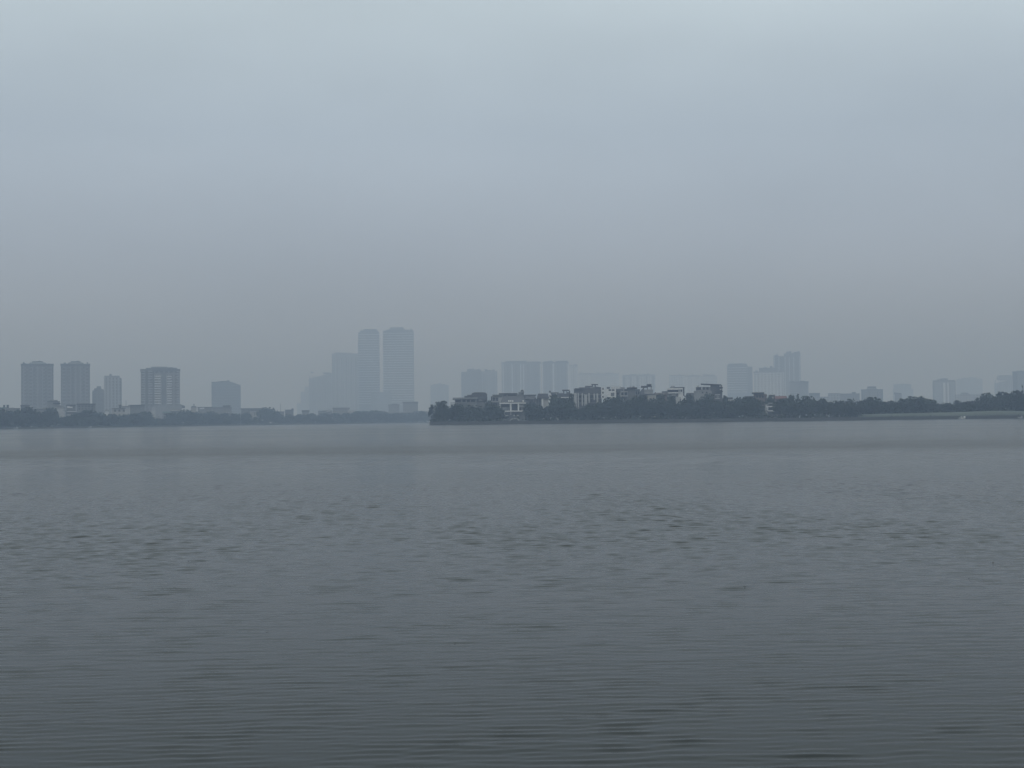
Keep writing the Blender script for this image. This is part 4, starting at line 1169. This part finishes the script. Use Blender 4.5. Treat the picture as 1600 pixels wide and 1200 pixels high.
# ------------------------------------------------------------------ water
def build_water():
    K = F * CAM.z
    s1 = np.concatenate([np.arange(760, 270, -.6), np.arange(270, 60, -.3), np.arange(60, 18, -.5)])
    s2 = np.geomspace(18, K / 6750, 90)
    ys = K / np.concatenate([s1, s2])
    th_in = np.arange(-990, 991, 2.6) / F
    th_out = np.tan(np.linspace(math.atan(990 / F), R(83), 26))[1:]
    ts = np.concatenate([-th_out[::-1], th_in, th_out])
    Yg, Tg = np.meshgrid(ys, ts, indexing='ij')
    Xg = np.clip(Yg * Tg, -5750, 5750)
    r = np.random.default_rng(5)
    row = np.gradient(ys)[:, None]            # spacing between rows: waves finer than this go into roughness
    Z = np.zeros_like(Xg)

    def sm(e0, e1, x):
        t = np.clip((x - e0) / (e1 - e0), 0, 1)
        return t * t * (3 - 2 * t)

    def patch(lx, ly, n, seed):
        q = np.random.default_rng(seed)
        out = np.zeros_like(Xg)
        for _ in range(n):
            out += np.sin(Xg / lx * q.uniform(.5, 1.8) * 6.28 + Yg / ly * q.uniform(-1.6, 1.6) * 6.28 + q.uniform(0, 6.28))
        return out / math.sqrt(n / 2)
    calm = np.clip(.97 + .16 * patch(2.2, 1.9, 11, 3), .6, 1.25)
    gust = np.clip(.98 + .16 * patch(9, 24, 11, 9), .55, 1.4)
    near = 1 - sm(16, 40, Yg)
    far = sm(9.5, 24, Yg)

    def field(n, l0, l1, spread, slope, mean, amp):
        nonlocal Z
        for i in range(n):
            lam = l0 * (l1 / l0) ** r.uniform(0, 1)
            ang = math.radians(90 + mean + r.normal() * spread)
            k = 2 * math.pi / lam
            kx, ky = k * math.cos(ang), k * math.sin(ang)
            a = slope * math.sqrt(2.0 / n) / k
            w = sm(2.0, 3.6, (2 * math.pi / abs(ky)) / row)
            rows = np.where(w[:, 0] > 0)[0]
            if not len(rows):
                continue
            e = rows[-1] + 1
            Z[:e] += a * w[:e] * amp[:e] * np.sin(kx * Xg[:e] + ky * Yg[:e] + r.uniform(0, 6.28))
    vnear = 1 - sm(8.5, 12.5, Yg)
    mid = sm(11, 24, Yg)
    field(36, .085, .14, 9, .046, 2.0, calm * vnear)
    field(50, .12, .22, 10, .042, .5, calm * near * (1 - .6 * vnear))
    field(20, .25, .6, 14, .010, -1.5, calm * near)
    field(120, .17, .40, 30, .088, 2.0, mid * gust)
    field(30, .42, 1.2, 28, .018, 0.0, mid * gust)
    field(40, 1.2, 4.0, 28, .045, 0.0, sm(36, 75, Yg) * gust)
    nr, nc = Xg.shape
    verts = np.stack([Xg, Yg, Z], -1).reshape(-1, 3)
    idx = np.arange(nr * nc).reshape(nr, nc)
    quads = np.stack([idx[:-1, :-1], idx[:-1, 1:], idx[1:, 1:], idx[1:, :-1]], -1).reshape(-1, 4)
    # quiet water behind and beside the viewpoint
    y0 = ys[0]
    xe = Xg[0]
    nb = len(verts)
    extra = np.array([(xe[0], -60, 0), (xe[-1], -60, 0)])
    back = np.stack([xe, np.full(nc, -60.0), np.zeros(nc)], -1)
    verts = np.concatenate([verts, back])
    bi = np.arange(nb, nb + nc)
    quads = np.concatenate([quads, np.stack([bi[:-1], bi[1:], idx[0, 1:], idx[0, :-1]], -1)])
    me = bpy.data.meshes.new('water')
    me.vertices.add(len(verts))
    me.vertices.foreach_set('co', verts.astype(np.float32).ravel())
    me.loops.add(quads.size)
    me.loops.foreach_set('vertex_index', quads.astype(np.int32).ravel())
    me.polygons.add(len(quads))
    me.polygons.foreach_set('loop_start', np.arange(0, quads.size, 4, dtype=np.int32))
    me.polygons.foreach_set('loop_total', np.full(len(quads), 4, dtype=np.int32))
    me.polygons.foreach_set('use_smooth', np.ones(len(quads), dtype=bool))
    me.update()
    me.validate()
    o = bpy.data.objects.new('water', me)
    COL.objects.link(o)
    return tag(o, kind='structure')


water = build_water()
m, n, l, b = mat_new('lake_water')
water.data.materials.append(m)
b.inputs['Base Color'].default_value = (.0075, .0112, .0098, 1)
b.inputs['IOR'].default_value = 1.33
b.inputs['Specular IOR Level'].default_value = .12
geo = n.new('ShaderNodeNewGeometry')
sp = n.new('ShaderNodeSeparateXYZ')
l.new(geo.outputs['Position'], sp.inputs[0])
# wind slicks: long bands lying across the lake, gently wandering
mp = n.new('ShaderNodeMapping')
mp.inputs['Scale'].default_value = (.0022, .02, 1)
l.new(geo.outputs['Position'], mp.inputs['Vector'])
nz = n.new('ShaderNodeTexNoise')
nz.inputs['Scale'].default_value = 1.0
nz.inputs['Detail'].default_value = 3
l.new(mp.outputs[0], nz.inputs['Vector'])
wob = n.new('ShaderNodeTexNoise')
wob.inputs['Scale'].default_value = .03
l.new(geo.outputs['Position'], wob.inputs['Vector'])
ym = n.new('ShaderNodeMath')
ym.operation = 'MULTIPLY_ADD'
l.new(wob.outputs['Fac'], ym.inputs[0])
ym.inputs[1].default_value = 14.0
l.new(sp.outputs[1], ym.inputs[2])
lg = n.new('ShaderNodeMath')
lg.operation = 'LOGARITHM'
l.new(ym.outputs[0], lg.inputs[0])
lg.inputs[1].default_value = 10.0
mr = n.new('ShaderNodeMapRange')
mr.inputs['From Min'].default_value = 0.8
mr.inputs['From Max'].default_value = 3.0
l.new(lg.outputs[0], mr.inputs['Value'])
rp = n.new('ShaderNodeValToRGB')
l.new(mr.outputs[0], rp.inputs['Fac'])


def q(dist): return (math.log10(dist + 7) - .8) / 2.2


stops = [(7, .05), (16, .07), (30, .13), (58, .13), (70, .14), (82, .235), (98, .225), (122, .17), (150, .15), (173, .16), (300, .19), (600, .18)]
cr = rp.color_ramp
cr.elements[0].position = q(stops[0][0]); cr.elements[0].color = [stops[0][1]] * 3 + [1]
cr.elements[1].position = q(stops[-1][0]); cr.elements[1].color = [stops[-1][1]] * 3 + [1]
for d_, v_ in stops[1:-1]:
    e = cr.elements.new(q(d_)); e.color = [v_] * 3 + [1]
ml = n.new('ShaderNodeMath')
ml.operation = 'MULTIPLY'
l.new(rp.outputs[0], ml.inputs[0])
mr2 = n.new('ShaderNodeMapRange')
mr2.inputs['To Min'].default_value = .7
mr2.inputs['To Max'].default_value = 1.3
l.new(nz.outputs['Fac'], mr2.inputs['Value'])
l.new(mr2.outputs[0], ml.inputs[1])
l.new(ml.outputs[0], b.inputs['Roughness'])
# fine chop
mpb = n.new('ShaderNodeMapping')
mpb.inputs['Scale'].default_value = (3.0, 9.0, 1)
l.new(geo.outputs['Position'], mpb.inputs['Vector'])
nb_ = n.new('ShaderNodeTexNoise')
nb_.inputs['Scale'].default_value = 1.0
nb_.inputs['Detail'].default_value = 3
l.new(mpb.outputs[0], nb_.inputs['Vector'])
bp = n.new('ShaderNodeBump')
bp.inputs['Strength'].default_value = .12
bp.inputs['Distance'].default_value = .02
l.new(nb_.outputs['Fac'], bp.inputs['Height'])
l.new(bp.outputs[0], b.inputs['Normal'])

# ------------------------------------------------------------------ haze
HZ = 215.0
v, f = shape_geo('box', -5850, 5850, -2.0, HZ, -150, 6900)
hm = bpy.data.materials.new('lake_haze')
hm.use_nodes = True
hn = hm.node_tree.nodes
hn.remove(hn['Principled BSDF'])
pv = hn.new('ShaderNodeVolumePrincipled')
pv.inputs['Color'].default_value = (.421, .535, .712, 1)
pv.inputs['Density'].default_value = .00076
pv.inputs['Absorption Color'].default_value = (.297, .157, 0, 1)
pv.inputs['Anisotropy'].default_value = 0.0
hm.node_tree.links.new(pv.outputs[0], hn['Material Output'].inputs['Volume'])
tag(mesh_obj('haze', v, f, hm), kind='stuff')

# ------------------------------------------------------------------ sky and sun
SUN_EL, SUN_AZ = R(52), R(200)               # azimuth clockwise from +Y
w = bpy.data.worlds.new('World')
S.world = w
w.use_nodes = True
wn, wl = w.node_tree.nodes, w.node_tree.links
bg = wn['Background']
bg.inputs['Strength'].default_value = 0.1
sky = wn.new('ShaderNodeTexSky')
sky.sky_type = 'NISHITA'
sky.sun_disc = False
sky.sun_elevation = SUN_EL
sky.sun_rotation = SUN_AZ
sky.air_density = 1.0
sky.dust_density = 4.0
tc = wn.new('ShaderNodeTexCoord')
sx = wn.new('ShaderNodeSeparateXYZ')
wl.new(tc.outputs['Generated'], sx.inputs[0])
# overcast cloud deck, brighter towards the zenith
rz = wn.new('ShaderNodeValToRGB')
wl.new(sx.outputs[2], rz.inputs['Fac'])
e = rz.color_ramp.elements
e[0].position = 0.0; e[0].color = (.30, .335, .41, 1)
e[1].position = 1.0; e[1].color = (.76, .86, .92, 1)
for p_, c_ in ((.12, (.35, .42, .53)), (.2, (.365, .447, .544)), (.28, (.475, .572, .645)), (.5, (.58, .68, .745))):
    k = rz.color_ramp.elements.new(p_)
    k.color = list(c_) + [1]
mpw = wn.new('ShaderNodeMapping')
mpw.inputs['Scale'].default_value = (2.2, 2.2, 5.5)
mpw.inputs['Location'].default_value = (0.2, 4.4, 2.3)
wl.new(tc.outputs['Generated'], mpw.inputs['Vector'])
cn = wn.new('ShaderNodeTexNoise')
cn.inputs['Scale'].default_value = 1.3
cn.inputs['Detail'].default_value = 4
cn.inputs['Roughness'].default_value = .45
wl.new(mpw.outputs[0], cn.inputs['Vector'])
cm = wn.new('ShaderNodeMapRange')
cm.inputs['From Min'].default_value = .3
cm.inputs['From Max'].default_value = .7
cm.inputs['To Min'].default_value = 12.3
cm.inputs['To Max'].default_value = 15.0
wl.new(cn.outputs['Fac'], cm.inputs['Value'])
sc_ = wn.new('ShaderNodeVectorMath')
sc_.operation = 'SCALE'
wl.new(rz.outputs[0], sc_.inputs[0])
wl.new(cm.outputs[0], sc_.inputs['Scale'])
mx = wn.new('ShaderNodeMixRGB')
mx.inputs['Fac'].default_value = .94
wl.new(sky.outputs[0], mx.inputs[1])
wl.new(sc_.outputs[0], mx.inputs[2])
wl.new(mx.outputs[0], bg.inputs['Color'])

sd = bpy.data.lights.new('sun', 'SUN')
sd.energy = 0.5
sd.angle = R(40)
sd.color = (1.0, .97, .93)
so = bpy.data.objects.new('sun', sd)
d = Vector((math.sin(SUN_AZ) * math.cos(SUN_EL), math.cos(SUN_AZ) * math.cos(SUN_EL), math.sin(SUN_EL)))
so.rotation_euler = (-d).to_track_quat('-Z', 'Y').to_euler()
so.location = (0, -40, 120)
COL.objects.link(so)

# ------------------------------------------------------------------ render settings
vs = S.view_settings
S.display_settings.display_device = 'sRGB'
vs.view_transform = 'Standard'
vs.look = 'None'
vs.exposure = 0.0
vs.gamma = 1.0
vs.use_curve_mapping = False
S.render.engine = 'CYCLES'
cy = S.cycles
cy.volume_bounces = 1
cy.max_bounces = 6
cy.filter_width = 1.4
cy.use_denoising = True
cy.sample_clamp_indirect = 4.0
cy.use_adaptive_sampling = False
